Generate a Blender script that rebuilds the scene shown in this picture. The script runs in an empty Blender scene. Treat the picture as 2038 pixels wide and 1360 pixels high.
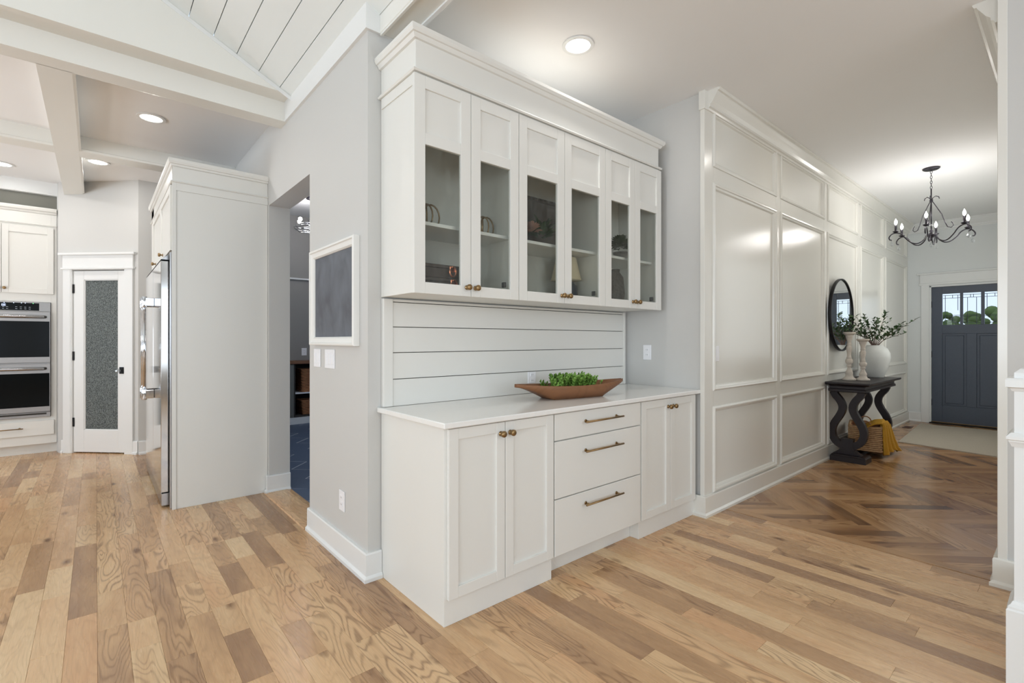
import bpy, bmesh, math, random
from mathutils import Vector, Matrix
random.seed(7)
D = bpy.data
SC = bpy.context.scene
COL = SC.collection
PI = math.pi

# ------------------------------------------------------------------ camera, world, lights, exposure
CAM_H = 1.28
A_X = math.atan(1126/966.0)                       # angle between the view and the +X (hallway) direction
cam_d = D.cameras.new('camera'); cam = D.objects.new('camera', cam_d); COL.objects.link(cam)
cam_d.sensor_width = 36; cam_d.lens = 36*966/2038.0
cam_d.shift_y = -3/2038.0
cam_d.clip_start = 0.05; cam_d.clip_end = 200
cam.location = (0, 0, CAM_H)
cam.rotation_euler = (PI/2, 0, A_X - PI/2)
SC.camera = cam

wd = D.worlds.new('world'); SC.world = wd; wd.use_nodes = True
bg = wd.node_tree.nodes['Background']
bg.inputs[0].default_value = (0.72, 0.85, 1.0, 1); bg.inputs[1].default_value = 1.35

SC.view_settings.view_transform = 'Standard'
SC.view_settings.look = 'None'
SC.view_settings.gamma = 1
SC.view_settings.use_curve_mapping = False
SC.view_settings.exposure = -0.17
SC.cycles.use_denoising = True
SC.cycles.max_bounces = 8
SC.cycles.diffuse_bounces = 5
SC.cycles.glossy_bounces = 4
SC.cycles.transparent_max_bounces = 12
SC.cycles.sample_clamp_indirect = 6
SC.cycles.caustics_reflective = False
SC.cycles.caustics_refractive = False

def area(name, loc, rot, sx, sy, power, color=(1, 1, 1), shape='RECTANGLE', spread=PI):
    l = D.lights.new(name, 'AREA'); l.shape = shape; l.size = sx
    if shape in ('RECTANGLE', 'ELLIPSE'): l.size_y = sy
    l.energy = power; l.color = color; l.spread = spread
    o = D.objects.new(name, l); o.location = loc; o.rotation_euler = rot; COL.objects.link(o); return o
DAY = (0.80, 0.90, 1.0)
area('window_light_west', (-4.85, -0.8, 1.65), (0, -PI/2-0.32, 0), 2.1, 5.2, 255, DAY)
area('window_light_south', (-0.9, -4.35, 1.65), (PI/2+0.32, 0, 0), 5.0, 2.1, 70, DAY)
area('window_light_kitchen', (-4.85, 5.6, 1.1), (0, -PI/2-1.0, 0), 1.5, 2.8, 105, DAY)  # unseen window light, set low and tilted steeply up to brighten the ceiling
area('window_light_stair', (2.2, -4.3, 2.2), (PI/2, 0, 0), 1.6, 2.0, 50, DAY)

for px_, py_, pz_ in ((-1.7, 4.75, 1.75), (-1.7, 6.2, 1.75)):              # unseen fill lamps added left of the frame to lift the kitchen ceiling
    pl_ = D.lights.new('kitchen_fill_lamp', 'POINT'); pl_.energy = 17; pl_.color = (1, .93, .89); pl_.shadow_soft_size = .12
    po_ = D.objects.new('kitchen_fill_lamp', pl_); po_.location = (px_, py_, pz_); COL.objects.link(po_)
area('entry_fill_light', (7.6, 0.31, 1.75), (-PI/2, 0, 0), 2.2, 1.5, 24, (0.86, 0.93, 1.0))  # unseen area light added to brighten the entry; no window in that wall

# ------------------------------------------------------------------ materials
def lin(c):
    c = c/255.0
    return c/12.92 if c <= 0.04045 else ((c+0.055)/1.055)**2.4
def rgb(r, g, b): return (lin(r), lin(g), lin(b), 1)

def mat(name, color, rough=0.5, metal=0.0, spec=0.5, noise=0.0, nscale=30, bump=0.0, bscale=80, emit=None, estr=0, coat=0):
    m = D.materials.new(name); m.use_nodes = True; nt = m.node_tree; b = nt.nodes['Principled BSDF']
    b.inputs['Base Color'].default_value = color
    b.inputs['Roughness'].default_value = rough
    b.inputs['Metallic'].default_value = metal
    b.inputs['Specular IOR Level'].default_value = spec
    b.inputs['Coat Weight'].default_value = coat
    if emit:
        b.inputs['Emission Color'].default_value = emit; b.inputs['Emission Strength'].default_value = estr
    if noise or bump:
        tc = nt.nodes.new('ShaderNodeTexCoord')
    if noise:
        n = nt.nodes.new('ShaderNodeTexNoise'); n.inputs['Scale'].default_value = nscale; n.inputs['Detail'].default_value = 5
        nt.links.new(tc.outputs['Object'], n.inputs['Vector'])
        mx = nt.nodes.new('ShaderNodeMix'); mx.data_type = 'RGBA'
        mx.inputs['A'].default_value = tuple(max(0, c*(1-noise)) for c in color[:3])+(1,)
        mx.inputs['B'].default_value = tuple(min(1, c*(1+noise)) for c in color[:3])+(1,)
        nt.links.new(n.outputs['Fac'], mx.inputs['Factor']); nt.links.new(mx.outputs['Result'], b.inputs['Base Color'])
    if bump:
        n2 = nt.nodes.new('ShaderNodeTexNoise'); n2.inputs['Scale'].default_value = bscale; n2.inputs['Detail'].default_value = 3
        nt.links.new(tc.outputs['Object'], n2.inputs['Vector'])
        bp = nt.nodes.new('ShaderNodeBump'); bp.inputs['Strength'].default_value = bump; bp.inputs['Distance'].default_value = 0.01
        nt.links.new(n2.outputs['Fac'], bp.inputs['Height']); nt.links.new(bp.outputs['Normal'], b.inputs['Normal'])
    return m

M = {}
M['cab'] = mat('cabinet_paint', rgb(229, 228, 223), 0.38, noise=0.01, nscale=3)
M['trim'] = mat('trim_paint', rgb(232, 233, 232), 0.35, noise=0.01, nscale=3)
M['wall'] = mat('grey_wall_paint', rgb(204, 203, 200), 0.6, noise=0.015, nscale=2, bump=0.04, bscale=180)
M['panelpaint'] = mat('satin_panel_paint', rgb(228, 226, 219), 0.22, noise=0.012, nscale=2, spec=0.6, bump=0.03, bscale=7)
M['ceil'] = mat('ceiling_paint', rgb(242, 242, 242), 0.8, noise=0.015, nscale=2, bump=0.05, bscale=160)
M['beam'] = mat('beam_paint', rgb(232, 231, 225), 0.45, noise=0.01, nscale=3)
M['woodgap'] = mat('brown_board_joint', rgb(112, 80, 54), 0.9, noise=0.05)
M['vault'] = mat('vault_board_paint', rgb(234, 239, 238), 0.45, noise=0.01, nscale=3)
M['entry'] = mat('entry_wall_paint', rgb(226, 229, 229), 0.5, noise=0.015, nscale=2)
M['gap'] = mat('dark_joint', rgb(70, 66, 60), 0.9, noise=0.05)
M['counter'] = mat('white_quartz', rgb(238, 237, 234), 0.14, noise=0.03, nscale=60)
M['brass'] = mat('aged_brass', rgb(150, 124, 88), 0.32, 1.0, noise=0.12, nscale=60)
M['steel'] = mat('brushed_steel', rgb(178, 178, 180), 0.25, 1.0, noise=0.05, nscale=40)
M['ovensteel'] = mat('oven_steel', rgb(150, 147, 145), 0.34, 1.0, noise=0.05, nscale=40)
M['steelface'] = mat('smooth_steel_door', rgb(192, 190, 188), 0.09, 1.0, noise=0.02, nscale=6)
M['chrome'] = mat('polished_chrome', rgb(210, 212, 216), 0.06, 1.0, noise=0.02)
M['blackm'] = mat('black_metal', rgb(28, 27, 29), 0.45, 0.6, noise=0.1)
M['iron'] = mat('dark_iron', rgb(62, 60, 66), 0.35, 0.8, noise=0.15, nscale=50)
M['ovenglass'] = mat('black_oven_glass', rgb(14, 16, 17), 0.08, noise=0.1, nscale=5, spec=0.08)
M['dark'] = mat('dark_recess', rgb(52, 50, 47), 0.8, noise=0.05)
M['niche'] = mat('olive_grey_niche_paint', rgb(128, 127, 119), 0.7, noise=0.02)
M['plate'] = mat('white_plastic_plate', rgb(243, 243, 246), 0.3, noise=0.01)
M['ivory'] = mat('cream_painted_frame', rgb(234, 233, 229), 0.5, noise=0.02, nscale=25)
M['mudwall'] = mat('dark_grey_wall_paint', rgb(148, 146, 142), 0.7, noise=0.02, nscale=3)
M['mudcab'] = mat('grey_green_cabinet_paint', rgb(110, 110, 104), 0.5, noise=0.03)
M['esp'] = mat('espresso_wood', rgb(31, 22, 24), 0.4, spec=0.35, noise=0.25, nscale=18)
M['navy'] = mat('slate_blue_door_paint', rgb(68, 76, 90), 0.34, noise=0.12, nscale=45, bump=0.12, bscale=240)
M['ceramic'] = mat('speckled_white_ceramic', rgb(216, 217, 213), 0.4, noise=0.05, nscale=120, bump=0.1, bscale=60)
M['leaf'] = mat('dark_green_leaf', rgb(56, 84, 44), 0.45, noise=0.35, nscale=25)
M['leaf2'] = mat('bright_green_leaf', rgb(112, 152, 66), 0.5, noise=0.45, nscale=45)
M['stem'] = mat('brown_stem', rgb(104, 78, 66), 0.7, noise=0.2)
M['throw'] = mat('mustard_knit', rgb(196, 148, 44), 0.9, noise=0.2, nscale=60, bump=0.5, bscale=160)
M['seagrass'] = mat('woven_seagrass', rgb(190, 152, 112), 0.8, noise=0.45, nscale=35, bump=0.4, bscale=120)
M['seagrassd'] = mat('brown_wicker', rgb(162, 112, 76), 0.8, noise=0.4, nscale=35, bump=0.4, bscale=120)
M['rug'] = mat('beige_woven_rug', rgb(186, 176, 160), 0.95, noise=0.18, nscale=70, bump=0.6, bscale=200)
M['candle'] = mat('whitewashed_turned_wood', rgb(206, 196, 184), 0.8, noise=0.16, nscale=40, bump=0.3, bscale=60)
M['grout'] = mat('pale_grout', rgb(205, 207, 212), 0.8, noise=0.05)
M['slate'] = mat('blue_slate_tile', rgb(72, 88, 112), 0.5, noise=0.2, nscale=60, bump=0.1)
M['copper'] = mat('polished_copper', rgb(214, 140, 106), 0.25, 1.0, noise=0.1)
M['boxleather'] = mat('dark_brown_box', rgb(74, 62, 56), 0.6, noise=0.25, nscale=30)
M['cabin'] = mat('cabinet_interior', rgb(236, 234, 228), 0.5, noise=0.02)
M['grass'] = mat('lawn', rgb(120, 138, 70), 0.95, noise=0.3, nscale=2)
M['bush'] = mat('distant_foliage', rgb(86, 106, 58), 0.95, noise=0.5, nscale=3)
M['lamp'] = mat('lamp_glow', (1, 1, 1, 1), 0.5, emit=(1.0, 0.97, 0.92, 1), estr=9)
M['bulb'] = mat('bulb_glow', (1, 1, 1, 1), 0.5, emit=(1.0, 0.95, 0.86, 1), estr=22)
M['led'] = mat('display_glow', (0.02, 0.02, 0.02, 1), 0.5, emit=(0.65, 0.75, 1.0, 1), estr=2.2)
M['ledg'] = mat('green_indicator_glow', (0.02, 0.02, 0.02, 1), 0.5, emit=(0.2, 1.0, 0.35, 1), estr=2)
M['lead'] = mat('lead_came', rgb(44, 52, 56), 0.4, 0.5, noise=0.1)
M['pink'] = mat('dried_pink_flower', rgb(186, 140, 120), 0.8, noise=0.25)
M['cream'] = mat('cream_linen', rgb(214, 200, 172), 0.8, noise=0.1)
M['navyb'] = mat('dark_blue_glaze', rgb(44, 52, 66), 0.3, noise=0.1)
M['mottle'] = mat('mottled_grey_glaze', rgb(128, 122, 120), 0.5, noise=0.6, nscale=70)
M['shroud'] = mat('dark_print', rgb(92, 82, 78), 0.8, noise=0.4, nscale=14)
M['grey'] = mat('grey_felt_pad', rgb(58, 58, 60), 0.8, noise=0.05)

def glass_mat(name, tint, gloss_rough, bump=0.0, bscale=40, stretch=(1, 1, 1), f=1.45, white=0.0):
    m = D.materials.new(name); m.use_nodes = True; nt = m.node_tree; nt.nodes.clear()
    out = nt.nodes.new('ShaderNodeOutputMaterial')
    tr = nt.nodes.new('ShaderNodeBsdfTransparent'); tr.inputs[0].default_value = tint
    gl = nt.nodes.new('ShaderNodeBsdfGlossy'); gl.inputs['Roughness'].default_value = gloss_rough
    fr = nt.nodes.new('ShaderNodeFresnel'); fr.inputs[0].default_value = f
    mx = nt.nodes.new('ShaderNodeMixShader')
    ge = nt.nodes.new('ShaderNodeNewGeometry'); mu = nt.nodes.new('ShaderNodeMath'); mu.operation = 'MULTIPLY'; iv = nt.nodes.new('ShaderNodeMath'); iv.operation = 'SUBTRACT'; iv.inputs[0].default_value = 1
    nt.links.new(ge.outputs['Backfacing'], iv.inputs[1]); nt.links.new(fr.outputs[0], mu.inputs[0]); nt.links.new(iv.outputs[0], mu.inputs[1])
    nt.links.new(mu.outputs[0], mx.inputs[0]); nt.links.new(tr.outputs[0], mx.inputs[1]); nt.links.new(gl.outputs[0], mx.inputs[2])
    last = mx
    if bump:
        tc = nt.nodes.new('ShaderNodeTexCoord'); mp = nt.nodes.new('ShaderNodeMapping'); mp.inputs['Scale'].default_value = stretch
        n = nt.nodes.new('ShaderNodeTexNoise'); n.inputs['Scale'].default_value = bscale
        bp = nt.nodes.new('ShaderNodeBump'); bp.inputs['Strength'].default_value = bump; bp.inputs['Distance'].default_value = 0.01
        nt.links.new(tc.outputs['Object'], mp.inputs[0]); nt.links.new(mp.outputs[0], n.inputs['Vector'])
        nt.links.new(n.outputs['Fac'], bp.inputs['Height'])
        nt.links.new(bp.outputs[0], gl.inputs['Normal']); nt.links.new(bp.outputs[0], fr.inputs['Normal'])
    if white:
        df = nt.nodes.new('ShaderNodeBsdfDiffuse'); df.inputs[0].default_value = rgb(150, 156, 154)
        if bump:
            cr = nt.nodes.new('ShaderNodeValToRGB'); cr.color_ramp.elements[0].position = 0.35; cr.color_ramp.elements[1].position = 0.7
            cr.color_ramp.elements[0].color = rgb(58, 66, 66); cr.color_ramp.elements[1].color = rgb(190, 198, 196)
            nt.links.new(n.outputs['Fac'], cr.inputs[0]); nt.links.new(cr.outputs[0], df.inputs[0])
        m2 = nt.nodes.new('ShaderNodeMixShader'); m2.inputs[0].default_value = white
        nt.links.new(mx.outputs[0], m2.inputs[1]); nt.links.new(df.outputs[0], m2.inputs[2]); last = m2
    nt.links.new(last.outputs[0], out.inputs[0]); return m
M['seedglass'] = glass_mat('seeded_glass', (0.93, 0.94, 0.92, 1), 0.12, bump=0.06, bscale=60, stretch=(1, 1, 0.25), white=0.04)
M['rainglass'] = glass_mat('obscure_rain_glass', (0.50, 0.54, 0.54, 1), 0.35, bump=0.3, bscale=190, stretch=(1, 1, 0.6), white=0.45)
M['clear'] = glass_mat('clear_leaded_glass', (0.97, 0.98, 0.98, 1), 0.02)
M['crystal'] = glass_mat('crystal', (0.97, 0.98, 1.0, 1), 0.03, f=2.6, white=0.18)
M['mirror'] = mat('mirror_silver', (0.92, 0.93, 0.93, 1), 0.01, 1.0)

def chalk_mat():
    m = mat('slate_chalkboard', rgb(88, 90, 96), 0.7); nt = m.node_tree; b = nt.nodes['Principled BSDF']
    tc = nt.nodes.new('ShaderNodeTexCoord'); mp = nt.nodes.new('ShaderNodeMapping')
    mp.inputs['Scale'].default_value = (1, 2.2, 1.3); mp.inputs['Rotation'].default_value = (0.7, 0, 0)
    n = nt.nodes.new('ShaderNodeTexNoise'); n.inputs['Scale'].default_value = 3.2; n.inputs['Detail'].default_value = 6; n.inputs['Distortion'].default_value = 0.4
    cr = nt.nodes.new('ShaderNodeValToRGB'); cr.color_ramp.elements[0].position = 0.3; cr.color_ramp.elements[1].position = 0.75
    cr.color_ramp.elements[0].color = rgb(82, 84, 91); cr.color_ramp.elements[1].color = rgb(112, 118, 126)
    nt.links.new(tc.outputs['Object'], mp.inputs[0]); nt.links.new(mp.outputs[0], n.inputs['Vector'])
    nt.links.new(n.outputs['Fac'], cr.inputs[0]); nt.links.new(cr.outputs[0], b.inputs['Base Color']); return m
M['chalk'] = chalk_mat()

def math_n(nt, op, a, b=None, c=None):
    n = nt.nodes.new('ShaderNodeMath'); n.operation = op
    for i, v in enumerate((a, b, c)):
        if v is None: continue
        if isinstance(v, (int, float)): n.inputs[i].default_value = v
        else: nt.links.new(v, n.inputs[i])
    return n.outputs[0]

def oak_mat(name, cols, rough=0.27, grain=1.0, sat=1.0):
    """UV: u = metres along the plank, v = metres across; attribute tone picks the board's own colour"""
    m = D.materials.new(name); m.use_nodes = True; nt = m.node_tree; b = nt.nodes['Principled BSDF']; L = nt.links
    uv = nt.nodes.new('ShaderNodeUVMap'); uv.uv_map = 'UVMap'
    at = nt.nodes.new('ShaderNodeAttribute'); at.attribute_name = 'tone'
    tone = at.outputs['Fac']
    def noise(su, sv, det=2, dist=0.0, zoff=None, rg=0.5):
        mp = nt.nodes.new('ShaderNodeMapping'); mp.inputs['Scale'].default_value = (su, sv, 1)
        L.new(uv.outputs[0], mp.inputs[0])
        n = nt.nodes.new('ShaderNodeTexNoise'); n.inputs['Scale'].default_value = 1; n.inputs['Detail'].default_value = det
        n.inputs['Distortion'].default_value = dist; n.inputs['Roughness'].default_value = rg
        L.new(mp.outputs[0], n.inputs['Vector']); return n.outputs['Fac']
    base = nt.nodes.new('ShaderNodeValToRGB'); base.color_ramp.interpolation = 'LINEAR'
    e = base.color_ramp.elements
    while len(e) < len(cols): e.new(0.5)
    for i, c in enumerate(cols): e[i].position = i/(len(cols)-1); e[i].color = c
    t2 = math_n(nt, 'ADD', tone, math_n(nt, 'MULTIPLY', math_n(nt, 'SUBTRACT', noise(1.6, 9, 3), 0.5), 0.35))
    L.new(t2, base.inputs[0])
    field = noise(1.7, 10.5, 1.6, 0.3, rg=0.36)
    ringf = math_n(nt, 'SINE', math_n(nt, 'MULTIPLY', field, 92))
    lines = math_n(nt, 'POWER', math_n(nt, 'MULTIPLY_ADD', ringf, 0.5, 0.5), 4.0)
    # only some boards (flat sawn) show cathedral grain strongly
    sel = nt.nodes.new('ShaderNodeMapRange'); L.new(math_n(nt, 'FRACT', math_n(nt, 'MULTIPLY', tone, 7.31)), sel.inputs[0])
    sel.inputs[1].default_value = 0.35; sel.inputs[2].default_value = 0.9; sel.inputs[3].default_value = 0.22; sel.inputs[4].default_value = 1.0
    fine = noise(9, 320, 3, rg=0.6)
    brk = noise(14, 90, 3, rg=0.7)
    ln = math_n(nt, 'MULTIPLY', math_n(nt, 'MULTIPLY', lines, sel.outputs[0]), math_n(nt, 'MULTIPLY_ADD', brk, 0.9, 0.35))
    dark1 = math_n(nt, 'MULTIPLY', ln, 0.72*grain)
    dark2 = math_n(nt, 'MULTIPLY', math_n(nt, 'SUBTRACT', 0.66, fine), 0.65*grain)
    # knots
    mpk = nt.nodes.new('ShaderNodeMapping'); mpk.inputs['Scale'].default_value = (2.6, 6.0, 1); L.new(uv.outputs[0], mpk.inputs[0])
    vo = nt.nodes.new('ShaderNodeTexVoronoi'); vo.inputs['Scale'].default_value = 1; vo.inputs['Randomness'].default_value = 1; L.new(mpk.outputs[0], vo.inputs['Vector'])
    kd = nt.nodes.new('ShaderNodeMapRange'); kd.inputs[1].default_value = 0.06; kd.inputs[2].default_value = 0.20; kd.inputs[3].default_value = 1; kd.inputs[4].default_value = 0
    L.new(math_n(nt, 'ADD', vo.outputs['Distance'], math_n(nt, 'MULTIPLY', math_n(nt, 'SUBTRACT', noise(25, 40, 2), 0.5), 0.09)), kd.inputs[0])
    sepc = nt.nodes.new('ShaderNodeSeparateColor'); L.new(vo.outputs['Color'], sepc.inputs[0])
    keep = math_n(nt, 'GREATER_THAN', sepc.outputs[0], 0.5)
    knot = math_n(nt, 'MULTIPLY', math_n(nt, 'MULTIPLY', kd.outputs[0], keep), 0.9)
    dk = math_n(nt, 'MAXIMUM', math_n(nt, 'ADD', dark1, dark2), knot)
    dk.node.use_clamp = True
    mx = nt.nodes.new('ShaderNodeMix'); mx.data_type = 'RGBA'
    L.new(dk, mx.inputs['Factor']); L.new(base.outputs[0], mx.inputs['A']); mx.inputs['B'].default_value = rgb(104, 66, 36)
    L.new(mx.outputs['Result'], b.inputs['Base Color'])
    b.inputs['Roughness'].default_value = rough
    rr = math_n(nt, 'MULTIPLY_ADD', noise(3, 30, 2), 0.14, rough-0.07); L.new(rr, b.inputs['Roughness'])
    bp = nt.nodes.new('ShaderNodeBump'); bp.inputs['Strength'].default_value = 0.04; bp.inputs['Distance'].default_value = 0.001
    L.new(math_n(nt, 'SUBTRACT', 1.0, math_n(nt, 'ADD', ln, math_n(nt, 'MULTIPLY', noise(1.0, 12, 1), 0.8))), bp.inputs['Height']); L.new(bp.outputs[0], b.inputs['Normal'])
    return m
M['oak'] = oak_mat('oak_floor_boards', [rgb(184, 146, 108), rgb(215, 174, 130), rgb(226, 190, 146), rgb(214, 168, 124), rgb(222, 184, 140), rgb(230, 198, 155), rgb(208, 168, 125), rgb(166, 130, 98)], rough=0.27, grain=0.85)
M['oakhall'] = oak_mat('oak_herringbone_boards', [rgb(128, 92, 60), rgb(196, 152, 106), rgb(172, 130, 88), rgb(206, 164, 118), rgb(150, 108, 72), rgb(190, 148, 104), rgb(112, 80, 56)], rough=0.22)  # strong board contrast; ramp also darkened for the weaker light in the entry
M['bowlwood'] = oak_mat('carved_bowl_wood', [rgb(122, 80, 50), rgb(142, 96, 62)], 0.55, 0.7)

# ------------------------------------------------------------------ mesh helpers
ORG = {}                                            # world position of every object's origin
class MB:
    def __init__(s): s.v = []; s.f = []; s.fm = []; s.smooth = []; s.uv = None
    def add(s, vs, fs, sm=False, mi=0):
        o = len(s.v); s.v += [tuple(v) for v in vs]
        for f in fs: s.f.append(tuple(i+o for i in f)); s.smooth.append(sm); s.fm.append(mi)
        return s
    def box(s, a, b, mi=0):
        x0, x1 = sorted((a[0], b[0])); y0, y1 = sorted((a[1], b[1])); z0, z1 = sorted((a[2], b[2]))
        return s.add([(x0, y0, z0), (x1, y0, z0), (x1, y1, z0), (x0, y1, z0), (x0, y0, z1), (x1, y0, z1), (x1, y1, z1), (x0, y1, z1)],
                     [(0, 3, 2, 1), (4, 5, 6, 7), (0, 1, 5, 4), (1, 2, 6, 5), (2, 3, 7, 6), (3, 0, 4, 7)], mi=mi)
    def bev(s, a, b, r=0.003, mi=0):
        """box with chamfered edges"""
        x0, x1 = sorted((a[0], b[0])); y0, y1 = sorted((a[1], b[1])); z0, z1 = sorted((a[2], b[2]))
        r = min(r, (x1-x0)*.45, (y1-y0)*.45, (z1-z0)*.45)
        V = []; idx = {}
        for i, X in enumerate((x0, x1)):
            for j, Y in enumerate((y0, y1)):
                for k, Z in enumerate((z0, z1)):
                    sx, sy, sz = (1 if i == 0 else -1), (1 if j == 0 else -1), (1 if k == 0 else -1)
                    for ax, p in enumerate(((X, Y+sy*r, Z+sz*r), (X+sx*r, Y, Z+sz*r), (X+sx*r, Y+sy*r, Z))):
                        idx[(i, j, k, ax)] = len(V); V.append(p)
        F = []
        for i in (0, 1): F.append([idx[(i, 0, 0, 0)], idx[(i, 1, 0, 0)], idx[(i, 1, 1, 0)], idx[(i, 0, 1, 0)]][::(1 if i else -1)])
        for j in (0, 1): F.append([idx[(0, j, 0, 1)], idx[(1, j, 0, 1)], idx[(1, j, 1, 1)], idx[(0, j, 1, 1)]][::(-1 if j else 1)])
        for k in (0, 1): F.append([idx[(0, 0, k, 2)], idx[(1, 0, k, 2)], idx[(1, 1, k, 2)], idx[(0, 1, k, 2)]][::(1 if k else -1)])
        c = Vector(((x0+x1)/2, (y0+y1)/2, (z0+z1)/2))
        def addf(q):
            p = [Vector(V[t]) for t in q]; n = (p[1]-p[0]).cross(p[2]-p[0]); m_ = sum(p, Vector())/len(p)
            F.append(q if n.dot(m_-c) > 0 else q[::-1])
        for j in (0, 1):
            for k in (0, 1): addf([idx[(0, j, k, 1)], idx[(1, j, k, 1)], idx[(1, j, k, 2)], idx[(0, j, k, 2)]])
        for i in (0, 1):
            for k in (0, 1): addf([idx[(i, 0, k, 0)], idx[(i, 1, k, 0)], idx[(i, 1, k, 2)], idx[(i, 0, k, 2)]])
        for i in (0, 1):
            for j in (0, 1): addf([idx[(i, j, 0, 0)], idx[(i, j, 1, 0)], idx[(i, j, 1, 1)], idx[(i, j, 0, 1)]])
        for i in (0, 1):
            for j in (0, 1):
                for k in (0, 1): addf([idx[(i, j, k, 0)], idx[(i, j, k, 1)], idx[(i, j, k, 2)]])
        return s.add(V, F, mi=mi)
    def prism(s, poly, z0, z1, mi=0):
        n = len(poly); v = [(x, y, z0) for x, y in poly]+[(x, y, z1) for x, y in poly]
        ar = sum(poly[i][0]*poly[(i+1) % n][1]-poly[(i+1) % n][0]*poly[i][1] for i in range(n))
        if ar < 0: v = [(x, y, z0) for x, y in poly[::-1]]+[(x, y, z1) for x, y in poly[::-1]]
        return s.add(v, [tuple(range(n))[::-1], tuple(range(n, 2*n))]+[(i, (i+1) % n, n+(i+1) % n, n+i) for i in range(n)], mi=mi)
    def sweep(s, A, B, n, prof, mi=0, mA=0.0, mB=0.0):
        """closed profile [(out, z)] swept from A to B; n = outward 2d normal; mA/mB = mitre shift along the run per unit of out"""
        A = Vector(A); B = Vector(B); nn = Vector((n[0], n[1], 0)); t = (B-A).normalized(); k = len(prof)
        va = [A+nn*o+Vector((0, 0, z))+t*(mA*o) for o, z in prof]; vb = [B+nn*o+Vector((0, 0, z))+t*(mB*o) for o, z in prof]
        fs = [tuple(range(k)), tuple(range(2*k-1, k-1, -1))]+[(i, k+i, k+(i+1) % k, (i+1) % k) for i in range(k)]
        return s.add(va+vb, fs, mi=mi)
    def lathe(s, c, prof, n=20, ax=(0, 0, 1), sm=True, mi=0, sq=None):
        """prof [(r, h)] turned about axis ax through c; sq = n-gon section rotation"""
        ax = Vector(ax).normalized(); up = Vector((0, 0, 1)) if abs(ax.z) < .9 else Vector((1, 0, 0))
        u = ax.cross(up).normalized(); w = ax.cross(u); c = Vector(c); V = []; F = []
        for r, h in prof:
            for i in range(n):
                a = 2*PI*i/n+(sq or 0); V.append(c+ax*h+(u*math.cos(a)+w*math.sin(a))*max(r, 1e-4))
        for j in range(len(prof)-1):
            for i in range(n): F.append((j*n+i, j*n+(i+1) % n, (j+1)*n+(i+1) % n, (j+1)*n+i))
        F.append(tuple(range(n))[::-1]); F.append(tuple(range((len(prof)-1)*n, len(prof)*n)))
        return s.add(V, F, sm, mi)
    def tube(s, pts, r, n=8, mi=0, flat=1.0, closed=False):
        P = [Vector(p) for p in pts]; V = []; F = []; m = len(P); prev = None
        for i, p in enumerate(P):
            if closed: t = (P[(i+1) % m]-P[i-1]).normalized()
            else: t = (P[min(i+1, m-1)]-P[max(i-1, 0)]).normalized()
            if prev is None:
                up = Vector((0, 0, 1)) if abs(t.z) < .9 else Vector((0, 1, 0)); u = t.cross(up).normalized()
            else: u = (prev-t*prev.dot(t)).normalized()
            prev = u; w = t.cross(u); rr = r[i] if isinstance(r, (list, tuple)) else r
            for k in range(n):
                a = 2*PI*k/n; V.append(p+u*math.cos(a)*rr+w*math.sin(a)*rr*flat)
        for i in range(m if closed else m-1):
            j = (i+1) % m
            for k in range(n): F.append((i*n+k, i*n+(k+1) % n, j*n+(k+1) % n, j*n+k))
        if not closed: F.append(tuple(range(n))[::-1]); F.append(tuple(range((m-1)*n, m*n)))
        return s.add(V, F, True, mi)
    def sphere(s, c, r, n=12, m=8, sc=(1, 1, 1), mi=0):
        V = []; F = []; c = Vector(c)
        for j in range(m+1):
            th = PI*j/m
            for i in range(n):
                a = 2*PI*i/n; rr = max(math.sin(th), 1e-3)
                V.append(c+Vector((rr*math.cos(a)*sc[0], rr*math.sin(a)*sc[1], -math.cos(th)*sc[2]))*r)
        for j in range(m):
            for i in range(n): F.append((j*n+i, j*n+(i+1) % n, (j+1)*n+(i+1) % n, (j+1)*n+i))
        return s.add(V, F, True, mi)
    def leaf(s, p, d, up, L, W, fold=0.2, mi=0):
        d = Vector(d).normalized(); up = Vector(up); sd = d.cross(up)
        if sd.length < 1e-3: sd = d.cross(Vector((1, 0, 0)))
        sd.normalize(); nn = sd.cross(d); p = Vector(p)
        V = [p, p+d*L*.35+sd*W*.5+nn*fold*W, p+d*L*.75+sd*W*.34+nn*fold*W*.7, p+d*L-nn*L*.08, p+d*L*.75-sd*W*.34+nn*fold*W*.7, p+d*L*.35-sd*W*.5+nn*fold*W, p+d*L*.5]
        return s.add(V, [(0, 1, 6), (1, 2, 6), (2, 3, 6), (3, 4, 6), (4, 5, 6), (5, 0, 6)], True, mi)

def mesh_of(mb, name, mats, org=(0, 0, 0), xf=None):
    me = D.meshes.new(name)
    vs = [Vector(v) for v in mb.v]
    if xf is not None: vs = [xf @ v for v in vs]
    o = Vector(org); me.from_pydata([tuple(v-o) for v in vs], [], mb.f)
    for m_ in (mats if isinstance(mats, (list, tuple)) else [mats]): me.materials.append(m_)
    me.polygons.foreach_set('use_smooth', mb.smooth); me.polygons.foreach_set('material_index', mb.fm)
    me.update(); return me
def obj(name, mb, mats, parent=None, label=None, xf=None, org=None, kind=None):
    if isinstance(mats, str): mats = M[mats]
    elif isinstance(mats, (list, tuple)): mats = [M[x] if isinstance(x, str) else x for x in mats]
    po = ORG[parent.name] if parent else Vector((0, 0, 0))
    if parent is None:
        if org is None:
            vs = mb.v; org = (sum(v[0] for v in vs)/len(vs), sum(v[1] for v in vs)/len(vs), min(v[2] for v in vs))
            if xf is not None: org = xf @ Vector(org)
        wo = Vector(org)
    else: wo = po
    me = mesh_of(mb, name, mats, wo, xf)
    o = D.objects.new(name, me); COL.objects.link(o); ORG[o.name] = wo
    if parent: o.parent = parent; o.location = (0, 0, 0)
    else: o.location = wo
    if label: o['label'] = label
    if kind: o['kind'] = kind
    return o
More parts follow.
